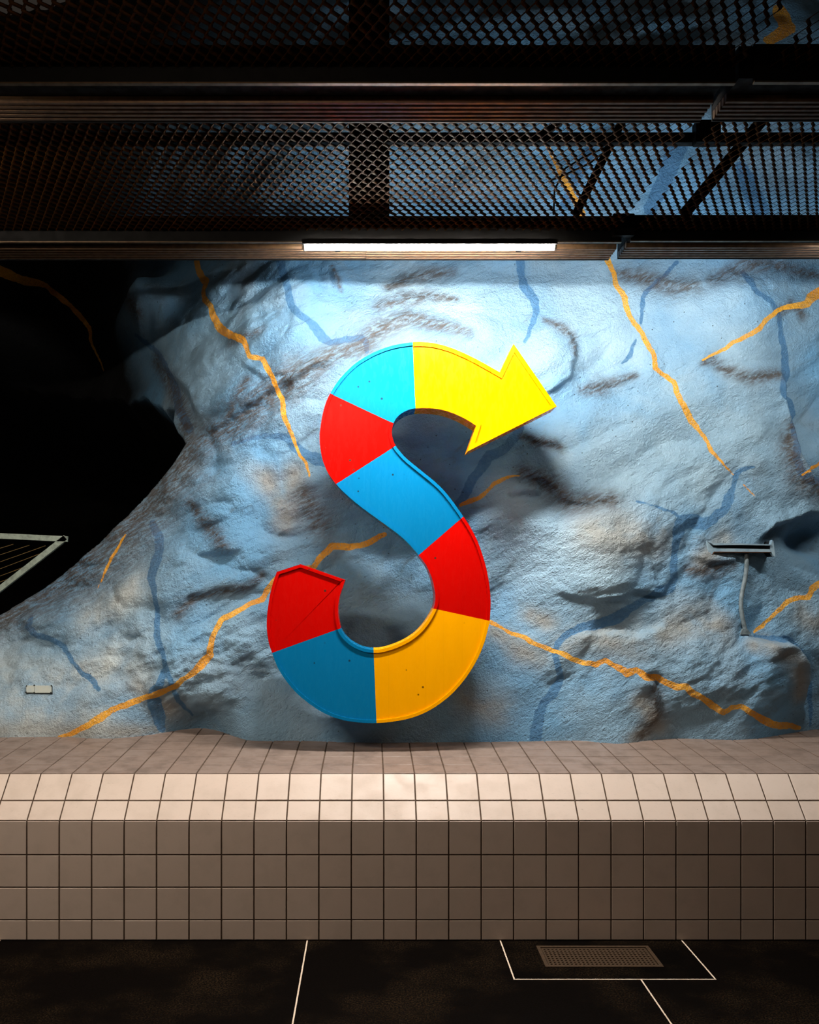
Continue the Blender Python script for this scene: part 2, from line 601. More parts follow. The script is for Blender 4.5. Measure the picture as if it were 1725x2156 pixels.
def bulge(disp, px, py, rx, ry, ang, A, sharp=2.0):
    X, Z = to_wall(px, py)
    sx, sz = rx * 5.2 / F, ry * 5.2 / F
    ca, sa = math.cos(ang), math.sin(ang)
    dx, dz = GX - float(X), GZ - float(Z)
    q = ((dx * ca + dz * sa) / sx) ** 2 + ((-dx * sa + dz * ca) / sz) ** 2
    disp -= A * np.exp(-q ** (sharp / 2))


disp = np.zeros_like(YM)
ca, sa = math.cos(0.45), math.sin(0.45)
wx = GX + 0.10 * perlin(GX * 1.7, GZ * 1.7, 5)
wz = GZ + 0.10 * perlin(GX * 1.7 + 9, GZ * 1.7, 6)
u_, v_ = wx * ca + wz * sa, -wx * sa + wz * ca
LF = 1 + 1.0 / (1 + np.exp((GX + 0.35) / 0.12))      # the left-hand rock is more broken
disp += 0.075 * perlin(u_ * 1.5, v_ * 2.4, 11)
disp += 0.036 * LF * perlin(u_ * 3.2 + 3, v_ * 5.2, 12)
rid = 1 - np.abs(perlin(u_ * 2.1 + 7, v_ * 3.6 + 2, 13)) * 2
disp += 0.034 * LF * np.clip(rid - 0.45, 0, 1) ** 1.5
det = 0.5 + 0.9 * np.clip(perlin(GX * 1.3, GZ * 1.3, 31) + 0.35, 0, 1)
disp += det * LF * 0.013 * perlin(u_ * 8, v_ * 13, 14)
disp += det * LF * 0.0065 * perlin(u_ * 19, v_ * 30, 15)
disp += det * 0.002 * perlin(u_ * 42, v_ * 60, 16)
# measured ledges; the standing-out side is on the left of the drawing direction
for pts, A, L in (
    ([(380, 1292), (405, 1258), (450, 1246), (510, 1238), (545, 1222), (556, 1204)], 0.022, 0.12),
    ([(410, 925), (470, 895), (540, 850), (600, 806), (660, 772), (720, 742)], 0.06, 0.16),
    ([(770, 735), (805, 700), (860, 672), (930, 690), (990, 702)], 0.025, 0.14),
    ([(1130, 838), (1165, 828), (1195, 800), (1210, 765), (1212, 725), (1190, 692)], 0.03, 0.12),
    ([(1150, 1240), (1200, 1258), (1260, 1264), (1330, 1254), (1395, 1250), (1424, 1222)], 0.026, 0.15),
    ([(1590, 1150), (1620, 1112), (1660, 1096), (1760, 1078)], 0.12, 0.16),
    ([(1692, 1545), (1694, 1450), (1688, 1395), (1665, 1358), (1600, 1346), (1560, 1340)], 0.13, 0.16),
    ([(1745, 1025), (1700, 1012), (1680, 965), (1668, 900), (1656, 850), (1648, 770)], 0.08, 0.12),
    ([(1290, 572), (1350, 586), (1420, 606), (1470, 602), (1530, 582)], 0.02, 0.12),
    ([(1480, 762), (1510, 768), (1560, 792), (1650, 790)], 0.012, 0.14),
    ([(1225, 832), (1270, 818), (1340, 792)], 0.018, 0.12),
    ([(1100, 922), (1140, 930), (1190, 948)], 0.025, 0.1),
    ([(1100, 990), (1150, 1015), (1200, 1060), (1300, 1058)], 0.03, 0.14),
    ([(1075, 1034), (1100, 1042), (1140, 1034)], 0.05, 0.06),
    ([(455, 700), (500, 722), (560, 700)], 0.025, 0.12),
    ([(500, 760), (560, 800), (620, 785)], 0.025, 0.1),
    ([(330, 760), (400, 830), (430, 905)], 0.08, 0.14),
    ([(1450, 1170), (1500, 1190), (1560, 1180)], 0.025, 0.1),
    ([(1190, 1350), (1240, 1330), (1330, 1335), (1420, 1310)], -0.03, 0.16),
    ([(1360, 1545), (1385, 1500), (1385, 1450), (1350, 1420)], 0.05, 0.12),
    ([(350, 1200), (420, 1170), (500, 1165), (560, 1120)], 0.018, 0.12),
    ([(700, 575), (712, 610)], 0.03, 0.05),
):
    ledge(disp, pts, A, L)
for a in ((1150, 760, 62, 78, 0.1, 0.05, 4), (1290, 1120, 110, 70, 0.2, 0.05, 3), (1700, 1135, 60, 34, 0.1, -0.16, 2.5),
          (1500, 640, 120, 60, 0.2, 0.05, 3), (1420, 1390, 120, 60, -0.1, 0.04, 3), (420, 640, 60, 110, -0.5, 0.06, 3),
          (520, 1330, 70, 60, 0, 0.05, 3), (1640, 1400, 60, 60, 0, 0.04, 4), (870, 1320, 40, 46, -0.4, 0.09, 3),
          (1560, 930, 90, 80, 0.3, 0.04, 3), (470, 1060, 60, 60, 0.3, 0.05, 3), (1330, 900, 120, 60, 0.3, 0.04, 3)):
    bulge(disp, *a)
# keep the foot of the wall where it meets the bench, and keep clear of the sign
foot = np.clip((GZ - 0.80) / 0.28, 0.12, 1)
disp *= foot
YR = YM + disp
keep = (GX > -0.75) & (GX < 1.15) & (GZ > 0.7) & (GZ < 3.1)
YR = np.where(keep, np.maximum(YR, 4.94), YR)
YR = np.maximum(YR, np.where(GZ < 4.3, 4.72, 3.4))

# the hollow on the left: everything above and left of the ridge falls away
cave_px = [(-700, 1560), (-300, 1460), (-100, 1350), (0, 1296), (60, 1256), (150, 1192), (230, 1118), (300, 1048), (360, 982), (398, 930),
           (380, 880), (340, 850), (300, 830), (220, 815), (100, 800), (0, 790), (-300, 760), (-900, 760)]
cxs, czs = to_wall([p[0] for p in cave_px], [p[1] for p in cave_px])
# (the far left of the outline would run off through the receding part: pin its depth)
for i, (px, py) in enumerate(cave_px):
    Yp = 5.62 if i < 10 else (6.1 + 0.004 * max(0, 380 - px) if px > -50 else 7.8)
    q = P(px, py, Yp)
    cxs[i], czs[i] = q[0], q[2]
n_ = len(cxs)
inside = np.zeros(GX.shape, bool)
cd = np.full(GX.shape, 9.0)
wob = 0.05 * perlin(GX * 4, GZ * 4, 91) + 0.02 * perlin(GX * 11, GZ * 11, 92)
qx, qz = GX + wob, GZ + wob
for i in range(n_):
    x1, z1, x2, z2 = cxs[i], czs[i], cxs[(i + 1) % n_], czs[(i + 1) % n_]
    cond = ((z1 > qz) != (z2 > qz)) & (qx < (x2 - x1) * (qz - z1) / (z2 - z1 + 1e-12) + x1)
    inside ^= cond
    d, _, _ = seg_dist((x1, z1), (x2, z2), qx, qz)
    cd = np.minimum(cd, d)
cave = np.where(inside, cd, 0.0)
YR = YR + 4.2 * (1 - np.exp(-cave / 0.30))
HOLLOW_SHADE = np.clip((cave - 0.10) / 0.35, 0, 1)  # mask of the shade painted inside the hollow
HOLLOW_SHADE = np.maximum(HOLLOW_SHADE, np.clip((YR - 7.0) / 1.0, 0, 1) * (cave > 0))
HOLLOW_SHADE = np.maximum(HOLLOW_SHADE, np.clip((YR - 6.2) / 0.8, 0, 1) * (GX < -1.0))


def surf_y(x, z):
    """bilinear look-up of the finished wall"""
    x = np.asarray(x, float)
    z = np.asarray(z, float)
    i = np.clip(np.searchsorted(XS, x) - 1, 0, len(XS) - 2)
    j = np.clip(np.searchsorted(ZS, z) - 1, 0, len(ZS) - 2)
    fx = np.clip((x - XS[i]) / (XS[i + 1] - XS[i]), 0, 1)
    fz = np.clip((z - ZS[j]) / (ZS[j + 1] - ZS[j]), 0, 1)
    return (YR[j, i] * (1 - fx) * (1 - fz) + YR[j, i + 1] * fx * (1 - fz) + YR[j + 1, i] * (1 - fx) * fz + YR[j + 1, i + 1] * fx * fz)


def on_wall(px, py):
    X, Z = to_wall([px], [py], surf_y)
    return float(X[0]), float(surf_y(X, Z)[0]), float(Z[0])


def densify(pts, step=9.0):
    out = []
    rr = random.Random(len(pts) * 31 + int(pts[0][0]))
    for (x0, y0, w0), (x1, y1, w1) in zip(pts, pts[1:]):
        n = max(1, int(math.hypot(x1 - x0, y1 - y0) / step))
        for k in range(n):
            t = k / n
            j = 1.3 if 0 < k else 0.0
            out.append((x0 + (x1 - x0) * t + rr.uniform(-j, j), y0 + (y1 - y0) * t + rr.uniform(-j, j),
                        (w0 + (w1 - w0) * t) * rr.uniform(0.9, 1.1)))
    out.append(pts[-1])
    return out


def paint_sdf(veins, scale=1.0):
    f = np.full(GX.shape, 0.5)
    for pts in veins:
        pts = densify(pts)
        X, Z = to_wall([p[0] for p in pts], [p[1] for p in pts], surf_y)
        Yv = surf_y(X, Z)
        hw = np.array([p[2] for p in pts]) * 0.5 * scale * Yv / F
        poly = list(zip(X, Z))
        for i, a, b_, ix, iz in seg_field(poly, 0.10):
            if math.dist(a, b_) > 0.5:
                continue
            gx, gz = GX[iz, ix], GZ[iz, ix]
            if gx.size == 0:
                continue
            d, t, _ = seg_dist(a, b_, gx, gz)
            f[iz, ix] = np.minimum(f[iz, ix], d - (hw[i] + (hw[i + 1] - hw[i]) * t))
    return f


def paint_soft(lines):
    f = np.zeros(GX.shape)
    for pts in lines:
        X, Z = to_wall([p[0] for p in pts], [p[1] for p in pts], surf_y)
        Yv = surf_y(X, Z)
        hw = np.array([p[2] for p in pts]) * 0.95 * Yv / F
        poly = list(zip(X, Z))
        for i, a, b_, ix, iz in seg_field(poly, 3.0 * hw.max()):
            if math.dist(a, b_) > 1.2:
                continue
            gx, gz = GX[iz, ix], GZ[iz, ix]
            if gx.size == 0:
                continue
            d, t, _ = seg_dist(a, b_, gx, gz)
            w = hw[i] + (hw[i + 1] - hw[i]) * t
            f[iz, ix] = np.maximum(f[iz, ix], np.exp(-(d / w) ** 2))
    return f


YELLOW_VEINS = [
    [(-40, 560, 18), (0, 570, 18), (35, 585, 14), (95, 600, 8), (125, 625, 12), (150, 645, 9), (170, 668, 11), (188, 690, 9), (190, 715, 6), (203, 745, 5), (218, 780, 4)],
    [(410, 530, 13), (413, 548, 13), (418, 570, 14), (434, 594, 16), (428, 612, 10), (430, 628, 12), (444, 645, 12), (450, 668, 14), (465, 692, 18), (485, 705, 14), (512, 716, 14), (520, 735, 12), (525, 750, 10), (553, 755, 10), (560, 770, 12), (572, 790, 11), (582, 815, 9), (595, 840, 10), (598, 875, 11), (610, 905, 9), (622, 935, 6), (632, 960, 6), (645, 975, 7), (652, 1005, 3)],
    [(810, 1125, 9), (790, 1135, 12), (770, 1145, 13), (735, 1152, 14), (700, 1150, 15), (680, 1168, 13), (660, 1195, 12), (620, 1200, 11), (590, 1212, 11), (575, 1225, 11), (562, 1245, 12), (553, 1262, 12), (520, 1275, 10), (490, 1293, 12), (470, 1302, 12), (455, 1325, 12), (447, 1345, 12), (442, 1380, 16), (428, 1395, 18), (410, 1415, 14), (385, 1430, 10), (370, 1445, 10), (330, 1462, 14), (300, 1470, 12), (265, 1485, 14), (235, 1495, 12), (205, 1515, 16), (180, 1530, 12), (150, 1545, 10), (125, 1553, 8)],
    [(265, 1125, 3), (252, 1148, 7), (238, 1170, 7), (225, 1195, 6), (215, 1220, 4), (205, 1240, 3)],
    [(1276, 530, 12), (1280, 548, 12), (1293, 575, 10), (1297, 600, 12), (1315, 625, 14), (1322, 655, 12), (1335, 680, 12), (1352, 700, 12), (1362, 722, 11), (1378, 748, 12), (1380, 775, 10), (1395, 788, 10), (1420, 805, 10), (1430, 835, 11), (1448, 870, 14), (1455, 885, 14), (1475, 910, 8), (1490, 930, 8), (1498, 950, 9), (1508, 960, 8), (1530, 985, 4), (1545, 1000, 3)],
    [(1565, 1020, 3), (1590, 1045, 3)],
    [(1780, 590, 20), (1725, 615, 22), (1710, 625, 22), (1700, 640, 16), (1670, 645, 12), (1650, 648, 10), (1636, 655, 9), (1612, 675, 10), (1600, 692, 11), (1565, 712, 9), (1545, 720, 9), (1530, 733, 8), (1505, 745, 6), (1480, 758, 4)],
    [(1000, 1300, 9), (1034, 1310, 10), (1050, 1318, 6), (1070, 1330, 7), (1100, 1340, 10), (1125, 1355, 10), (1163, 1370, 9), (1180, 1374, 9), (1200, 1385, 12), (1222, 1393, 10), (1255, 1400, 11), (1275, 1390, 10), (1290, 1400, 10), (1305, 1407, 14), (1320, 1418, 16), (1340, 1410, 12), (1360, 1425, 16), (1385, 1426, 12), (1410, 1440, 14), (1428, 1447, 14), (1445, 1445, 12), (1460, 1460, 14), (1480, 1470, 14), (1500, 1485, 14), (1525, 1500, 12), (1540, 1490, 12), (1562, 1487, 10), (1590, 1505, 14), (1615, 1520, 16), (1640, 1528, 16), (1665, 1528, 14), (1684, 1533, 9)],
    [(1770, 1210, 14), (1725, 1228, 14), (1710, 1240, 14), (1703, 1258, 10), (1685, 1258, 10), (1658, 1266, 10), (1640, 1285, 9), (1622, 1302, 7), (1605, 1318, 8), (1588, 1331, 5)],
    [(970, 1063, 8), (990, 1055, 10), (1010, 1048, 9), (1025, 1035, 8), (1040, 1018, 8), (1062, 1008, 7), (1075, 1003, 4), (1095, 1002, 3)],
    [(1690, 1000, 4), (1710, 985, 6), (1745, 965, 6)],
    [(1150, 300, 8), (1170, 340, 10), (1200, 400, 14), (1225, 450, 16), (1235, 480, 12)],
    [(1640, 20, 30), (1660, 60, 30), (1620, 85, 26)],
]
BLUE_VEINS = [
    [(585, 530, 20), (590, 548, 20), (600, 585, 16), (607, 610, 16), (612, 640, 16), (630, 662, 14), (655, 680, 16), (668, 695, 22), (680, 712, 20), (695, 722, 16), (730, 715, 14), (760, 710, 14), (770, 720, 12), (772, 740, 10)],
    [(1093, 530, 20), (1095, 548, 20), (1098, 580, 16), (1105, 605, 22), (1125, 630, 20), (1130, 655, 14), (1120, 685, 9), (1105, 720, 8)],
    [(1095, 900, 20), (1085, 920, 20), (1065, 945, 20), (1030, 960, 24), (1015, 985, 20), (995, 1010, 20), (975, 1050, 18), (962, 1062, 14)],
    [(1425, 552, 8), (1405, 575, 8), (1370, 605, 8), (1355, 625, 10), (1350, 680, 6)],
    [(1340, 715, 5), (1325, 750, 10), (1310, 765, 6)],
    [(1565, 575, 14), (1580, 590, 18), (1595, 615, 14), (1625, 635, 12), (1640, 660, 12), (1645, 700, 12), (1652, 735, 16), (1655, 780, 20), (1653, 820, 24), (1660, 845, 22), (1668, 870, 18), (1672, 905, 14), (1680, 930, 14), (1678, 965, 16), (1690, 995, 18), (1710, 1010, 18), (1760, 1020, 16)],
    [(1588, 983, 6), (1560, 990, 10), (1550, 1000, 12), (1545, 1025, 10), (1535, 1050, 20), (1525, 1075, 18), (1500, 1095, 20), (1480, 1103, 28), (1455, 1095, 30), (1435, 1100, 30), (1428, 1120, 28), (1422, 1150, 16), (1418, 1190, 16), (1420, 1220, 18), (1412, 1238, 20), (1390, 1246, 24), (1360, 1262, 14), (1330, 1280, 18), (1300, 1300, 26), (1260, 1315, 22), (1220, 1322, 16), (1195, 1335, 14), (1175, 1355, 12), (1168, 1375, 10), (1175, 1400, 14), (1180, 1430, 16), (1165, 1460, 20), (1145, 1480, 18), (1135, 1505, 20), (1130, 1540, 28), (1128, 1566, 28)],
    [(1340, 1055, 4), (1380, 1065, 4), (1420, 1080, 6), (1435, 1092, 8)],
    [(320, 1100, 14), (335, 1130, 20), (335, 1165, 22), (325, 1190, 26), (318, 1215, 18), (325, 1245, 14), (332, 1290, 10), (330, 1340, 14), (345, 1385, 12), (352, 1410, 12), (360, 1440, 10), (375, 1475, 12), (405, 1505, 6)],
    [(345, 1415, 14), (335, 1445, 20), (322, 1465, 24), (325, 1485, 26), (335, 1510, 26), (340, 1535, 14)],
    [(65, 1300, 10), (58, 1320, 16), (75, 1337, 12), (105, 1345, 12), (135, 1362, 10), (148, 1385, 10), (170, 1415, 8), (195, 1432, 12), (208, 1452, 8)],
    [(285, 705, 6), (330, 740, 10), (345, 765, 14), (358, 790, 16), (370, 820, 24), (375, 850, 24), (385, 880, 20), (400, 905, 20)],
    [(490, 935, 10), (520, 925, 10), (560, 918, 12), (600, 920, 14), (620, 940, 20), (650, 960, 24), (690, 975, 24)],
    [(1588, 1338, 6), (1620, 1344, 10), (1660, 1345, 12), (1685, 1370, 12), (1700, 1410, 16), (1703, 1450, 16), (1707, 1500, 10), (1707, 1528, 6)],
    [(1430, 300, 40), (1400, 380, 34), (1370, 440, 30)], [(1240, 320, 30), (1210, 380, 24), (1190, 430, 20)], [(1560, 360, 40), (1600, 440, 40)],
]
STAINS_SHADE = [
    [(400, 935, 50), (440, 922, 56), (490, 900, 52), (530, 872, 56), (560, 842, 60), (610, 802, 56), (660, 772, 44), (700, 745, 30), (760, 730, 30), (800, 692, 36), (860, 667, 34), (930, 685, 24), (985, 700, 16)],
    [(-60, 1345, 44), (0, 1308, 44), (65, 1268, 70), (158, 1206, 96), (240, 1138, 112), (312, 1066, 100), (372, 994, 84), (408, 940, 66)], [(330, 760, 20), (380, 850, 30), (400, 930, 40)],  # ridge run: brown rock plus painted shade where it curves away
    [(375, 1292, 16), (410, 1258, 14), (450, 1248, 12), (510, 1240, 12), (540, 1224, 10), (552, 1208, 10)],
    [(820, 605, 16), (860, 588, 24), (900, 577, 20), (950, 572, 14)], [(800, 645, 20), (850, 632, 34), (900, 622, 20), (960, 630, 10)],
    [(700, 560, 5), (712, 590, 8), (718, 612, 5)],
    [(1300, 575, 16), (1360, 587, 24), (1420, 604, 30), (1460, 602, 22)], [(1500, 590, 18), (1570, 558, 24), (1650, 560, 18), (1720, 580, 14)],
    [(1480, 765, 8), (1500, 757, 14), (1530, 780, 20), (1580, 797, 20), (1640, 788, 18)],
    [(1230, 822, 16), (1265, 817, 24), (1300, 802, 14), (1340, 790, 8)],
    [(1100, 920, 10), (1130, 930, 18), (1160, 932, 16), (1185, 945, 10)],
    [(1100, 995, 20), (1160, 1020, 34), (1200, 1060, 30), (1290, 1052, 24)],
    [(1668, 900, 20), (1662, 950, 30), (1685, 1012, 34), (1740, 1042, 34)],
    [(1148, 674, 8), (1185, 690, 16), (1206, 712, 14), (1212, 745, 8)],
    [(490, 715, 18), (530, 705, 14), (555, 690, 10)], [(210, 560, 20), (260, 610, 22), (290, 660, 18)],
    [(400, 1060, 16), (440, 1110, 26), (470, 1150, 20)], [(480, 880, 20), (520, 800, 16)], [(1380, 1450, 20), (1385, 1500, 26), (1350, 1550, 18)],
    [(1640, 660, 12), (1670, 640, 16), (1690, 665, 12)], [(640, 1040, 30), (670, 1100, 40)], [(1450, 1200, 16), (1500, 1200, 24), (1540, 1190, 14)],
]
TAN = [
    [(1250, 1120, 60), (1300, 1125, 80), (1370, 1135, 60)], [(1120, 1295, 20), (1150, 1310, 24)], [(1190, 1360, 30), (1250, 1340, 36), (1330, 1345, 50)],
    [(1400, 1330, 40), (1460, 1305, 50), (1520, 1320, 40)], [(1590, 1358, 22), (1640, 1362, 30), (1680, 1395, 26), (1688, 1460, 20)],
    [(1350, 1480, 26), (1385, 1530, 30), (1330, 1560, 22)], [(600, 1100, 30), (620, 1000, 30)], [(560, 1010, 30), (590, 1060, 30)], [(0, 1540, 26), (200, 1545, 24), (330, 1535, 20)],
    [(1040, 1330, 20), (1100, 1370, 34), (1140, 1390, 26)], [(300, 1440, 36), (350, 1490, 36)], [(990, 1470, 40), (1040, 1490, 40)], [(1480, 1180, 30), (1520, 1140, 30)], [(1690, 1290, 30), (1715, 1310, 30)],
]

A_Y = paint_sdf(YELLOW_VEINS)
A_B = paint_sdf(BLUE_VEINS)
A_S = paint_soft(STAINS_SHADE)
A_T = paint_soft(TAN) * 0.75
A_C = paint_soft([[(-50, 1460, 90), (60, 1470, 90), (180, 1440, 80), (260, 1390, 70)], [(60, 1520, 60), (240, 1520, 50)], [(200, 1300, 50), (280, 1240, 40)]])
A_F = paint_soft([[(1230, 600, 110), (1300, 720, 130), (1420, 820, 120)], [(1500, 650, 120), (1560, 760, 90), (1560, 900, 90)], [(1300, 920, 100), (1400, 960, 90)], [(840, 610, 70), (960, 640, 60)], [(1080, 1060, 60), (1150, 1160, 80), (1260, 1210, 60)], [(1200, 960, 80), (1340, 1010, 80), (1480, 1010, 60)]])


def build_rock():
    nz, nx = GX.shape
    co = np.empty((nz * nx, 3), np.float32)
    co[:, 0] = GX.ravel()
    co[:, 1] = YR.ravel()
    co[:, 2] = GZ.ravel()
    idx = np.arange(nz * nx, dtype=np.int32).reshape(nz, nx)
    q = np.stack([idx[:-1, :-1], idx[:-1, 1:], idx[1:, 1:], idx[1:, :-1]], -1).reshape(-1, 4)
    me = bpy.data.meshes.new('wall_back')
    me.vertices.add(len(co))
    me.vertices.foreach_set('co', co.ravel())
    me.loops.add(q.size)
    me.loops.foreach_set('vertex_index', q.ravel())
    me.polygons.add(len(q))
    me.polygons.foreach_set('loop_start', np.arange(0, q.size, 4, dtype=np.int32))
    me.polygons.foreach_set('use_smooth', np.ones(len(q), bool))
    me.update(calc_edges=True)
    for nm, arr in (('vein_yellow', A_Y), ('vein_blue', A_B), ('stain_shade', A_S), ('tan', A_T), ('hollow_shade', HOLLOW_SHADE), ('light_lift', A_F), ('grey_lift', A_C)):
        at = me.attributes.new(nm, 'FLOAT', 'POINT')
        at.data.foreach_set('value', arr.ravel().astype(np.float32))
    me.materials.append(M_ROCK)
    return link(bpy.data.objects.new('wall_back', me))


rock = build_rock()
tag(rock, 'rough light blue painted rock wall with yellow and blue veins', 'wall', kind='structure')

# ------------------------------------------------------------------ floor
floor = empty('floor')
tag(floor, 'near-black platform floor with thin cream joint strips', 'floor', kind='structure')
J = 0.0032                      # half width of a strip
FX = [-4.55, -3.13, -1.71, -0.291, 1.127, 2.545, 3.965]
DX0, DX1, DY0 = 0.60, 1.438, 3.758
FY0, FY1 = -3.2, 4.172


def slab(x0, x1, y0, y1, mat=M_FLOOR, cut=None):
    bm = bmesh.new()
    add_box(bm, x0, x1, y0, y1, -0.08, 0.0)
    return bm_obj('floor_slab', bm, mat, floor)


for a, b_ in zip(FX, FX[1:]):
    x0, x1 = a + J, b_ - J
    # slabs beside the drain stop at its dark surround
    if x1 > DX0 and x0 < DX1:
        slab(x0, x1, FY0, DY0 - J)
        if x0 < DX0:
            slab(x0, DX0 - J, DY0 - J, FY1)
        if x1 > DX1:
            slab(DX1 + J, x1, DY0 - J, FY1)
    else:
        slab(x0, x1, FY0, FY1)
SZ = 0.0006
for x in FX[1:-1]:
    y1 = DY0 - J if DX0 < x < DX1 else FY1
    box_obj('joint_strip', x - J, x + J, FY0, y1, -0.03, SZ, M_JOINT, floor)
box_obj('joint_strip', DX0 - J, DX1 + J, DY0 - J, DY0 + J, -0.03, SZ, M_JOINT, floor)
for x in (DX0, DX1):
    box_obj('joint_strip', x - J, x + J, DY0 + J, FY1, -0.03, SZ, M_JOINT, floor)
# drain surround, with the opening for the grate
GX0, GX1, GY0, GY1 = 0.753, 1.262, 3.875, 4.10
bm = bmesh.new()
add_box(bm, DX0 + J, GX0, DY0 + J, FY1, -0.08, 0.0)
add_box(bm, GX1, DX1 - J, DY0 + J, FY1, -0.08, 0.0)
add_box(bm, GX0, GX1, DY0 + J, GY0, -0.08, 0.0)
add_box(bm, GX0, GX1, GY1, FY1, -0.08, 0.0)
bm_obj('drain_surround', bm, M_FLOOR_SMOOTH, floor)
box_obj('drain_pit', GX0, GX1, GY0, GY1, -0.10, -0.05, M_PIT, floor)

drain = empty('floor_drain', (0, 0, 0))
tag(drain, 'bronze floor drain grate with square holes beside the tiled bench', 'drain')
bm = bmesh.new()
fw = 0.016
add_box(bm, GX0, GX1, GY0, GY0 + fw, -0.05, 0.003)
add_box(bm, GX0, GX1, GY1 - fw, GY1, -0.05, 0.003)
add_box(bm, GX0, GX0 + fw, GY0 + fw, GY1 - fw, -0.05, 0.003)
add_box(bm, GX1 - fw, GX1, GY0 + fw, GY1 - fw, -0.05, 0.003)
bm_obj('frame', bm, M_GRATE, drain)
gx0, gx1, gy0, gy1 = GX0 + fw + 0.003, GX1 - fw - 0.003, GY0 + fw + 0.003, GY1 - fw - 0.003
bm = bmesh.new()
NC, NR = 26, 9
pxw = (gx1 - gx0) / (NC + 0.5)
pyw = (gy1 - gy0) / (NR + 0.5)
for i in range(NC + 1):
    x = gx0 + i * pxw
    add_box(bm, x, x + pxw * 0.5, gy0, gy1, -0.012, -0.001)
for j in range(NR + 1):
    y = gy0 + j * pyw
    add_box(bm, gx0, gx1, y, y + pyw * 0.5, -0.012, -0.0006)
bm_obj('perforated_plate', bm, M_GRATE, drain)

# ------------------------------------------------------------------ tiled bench
bench = empty('tiled_bench')
tag(bench, 'long beige tiled bench with a sloping edge at the foot of the rock', 'bench')
BX0, BX1 = -4.5, 4.5
TH = 0.009          # tile thickness
RC = 0.0035         # how far the grout lies behind the tile faces
PITCH = 0.15
JW = 0.0062         # joint width
front_top = 0.5525
prof = [(BY0, 0.0), (BY0, front_top), (BY1, BZ), (5.62, BZ + (5.62 - BY1) * BS)]
gp = [(BY0 + RC, -0.05), (BY0 + RC, front_top - RC * 0.4), (BY1 + RC * 0.4, BZ - RC), (5.62, prof[3][1] - RC), (5.62, -0.05)]
bm = bmesh.new()
r0 = [bm.verts.new((BX0, y, z)) for y, z in gp]
r1 = [bm.verts.new((BX1, y, z)) for y, z in gp]
bm.faces.new(r0[::-1])
bm.faces.new(r1)
for k in range(len(gp)):
    bm.faces.new((r0[k], r0[(k + 1) % len(gp)], r1[(k + 1) % len(gp)], r1[k]))
bm_obj('grout_body', bm, M_GROUT, bench)


def tile_mesh(name, w, h, mat):
    """a tile lying in its own xy plane, face up at z=0, edges eased"""
    e = 0.0014
    v = []
    for z, i in ((-TH, 0.0), (-e, 0.0), (0.0, e)):
        v += [(-w / 2 + i, -h / 2 + i, z), (w / 2 - i, -h / 2 + i, z), (w / 2 - i, h / 2 - i, z), (-w / 2 + i, h / 2 - i, z)]
    f = [(8, 9, 10, 11)]
    for b_ in (0, 4):
        for k in range(4):
            f.append((b_ + k, b_ + (k + 1) % 4, b_ + 4 + (k + 1) % 4, b_ + 4 + k))
    me = bpy.data.meshes.new(name)
    me.from_pydata(v, [], f)
    me.materials.append(mat)
    me.update()
    return me


XJ = 0.2127 - PITCH * 40     # joint phase
rows = []                    # (p0, p1 in profile (y,z), material, visible x range)


def add_rows(pa, pb, cuts, mat, vis):
    a, b_ = Vector(pa), Vector(pb)
    L = (b_ - a).length
    d = (b_ - a) / L
    cuts = [c for c in cuts if c < L]
    for c0, c1 in zip(cuts, cuts[1:] + [L]):
        rows.append((a + d * c0, a + d * c1, mat, vis))


add_rows(prof[0], prof[1], [0.0, 0.0942, 0.2442, 0.3942], M_TILE, (-1.80, 2.13))
add_rows(prof[1], prof[2], [0.0, 0.1064], M_TILE, (-1.86, 2.22))
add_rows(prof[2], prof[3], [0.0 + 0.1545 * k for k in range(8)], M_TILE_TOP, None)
cache = {}
rest = {id(M_TILE): [], id(M_TILE_TOP): []}
rr = random.Random(3)
for ri, (a, b_, mat, vis) in enumerate(rows):
    h = (b_ - a).length
    mid = (a + b_) / 2
    d = (b_ - a).normalized()
    if vis is None:
        row = ri - 6
        far = b_.x
        vis = (-0.418 * mid.x - 0.06, 0.503 * mid.x + 0.06) if row < 4 else (9, 9)
    key = (round(h, 4), mat.name)
    if key not in cache:
        cache[key] = tile_mesh('tile', PITCH - JW, h - JW, mat)
    me = cache[key]
    # tile axes: local x -> world x, local y -> along the profile, local z -> outward
    ydir = Vector((0, d.x, d.y))
    zdir = Vector((1, 0, 0)).cross(ydir)
    for k in range(90):
        xc = XJ + PITCH * (k + 0.5)
        if xc < BX0 + 0.1 or xc > BX1 - 0.1:
            continue
        t1, t2, t3 = rr.uniform(-1, 1), rr.uniform(-1, 1), rr.uniform(-1, 1)
        mw = Matrix((Vector((1, 0, 0)), ydir, zdir)).transposed().to_4x4()
        mw.translation = Vector((xc, mid.x, mid.y)) + zdir * (0.0005 * t1)
        mw = mw @ Matrix.Rotation(0.004 * t2, 4, 'X') @ Matrix.Rotation(0.004 * t3, 4, 'Y')
        if vis[0] - PITCH / 2 < xc < vis[1] + PITCH / 2:
            o = bpy.data.objects.new('tile', me)
            o.matrix_world = mw
            link(o, bench)
        elif a.x < 5.5:
            rest[id(mat)].append((me, mw))
for mat in (M_TILE, M_TILE_TOP):
    vs, fs = [], []
    for me, mw in rest[id(mat)]:
        o_ = len(vs)
        vs += [tuple(mw @ v.co) for v in me.vertices]
        fs += [tuple(i + o_ for i in p.vertices) for p in me.polygons]
    o = mesh_obj('outer_tiles', vs, fs, mat, bench)
    o['kind'] = 'stuff'

# ------------------------------------------------------------------ ceiling: rails, mesh panels
ZU = CAMZ + 1.62        # underside of the rails
ZM = CAMZ + 1.675       # mesh plane
GAPL, GAPR = 1.182, 1.236


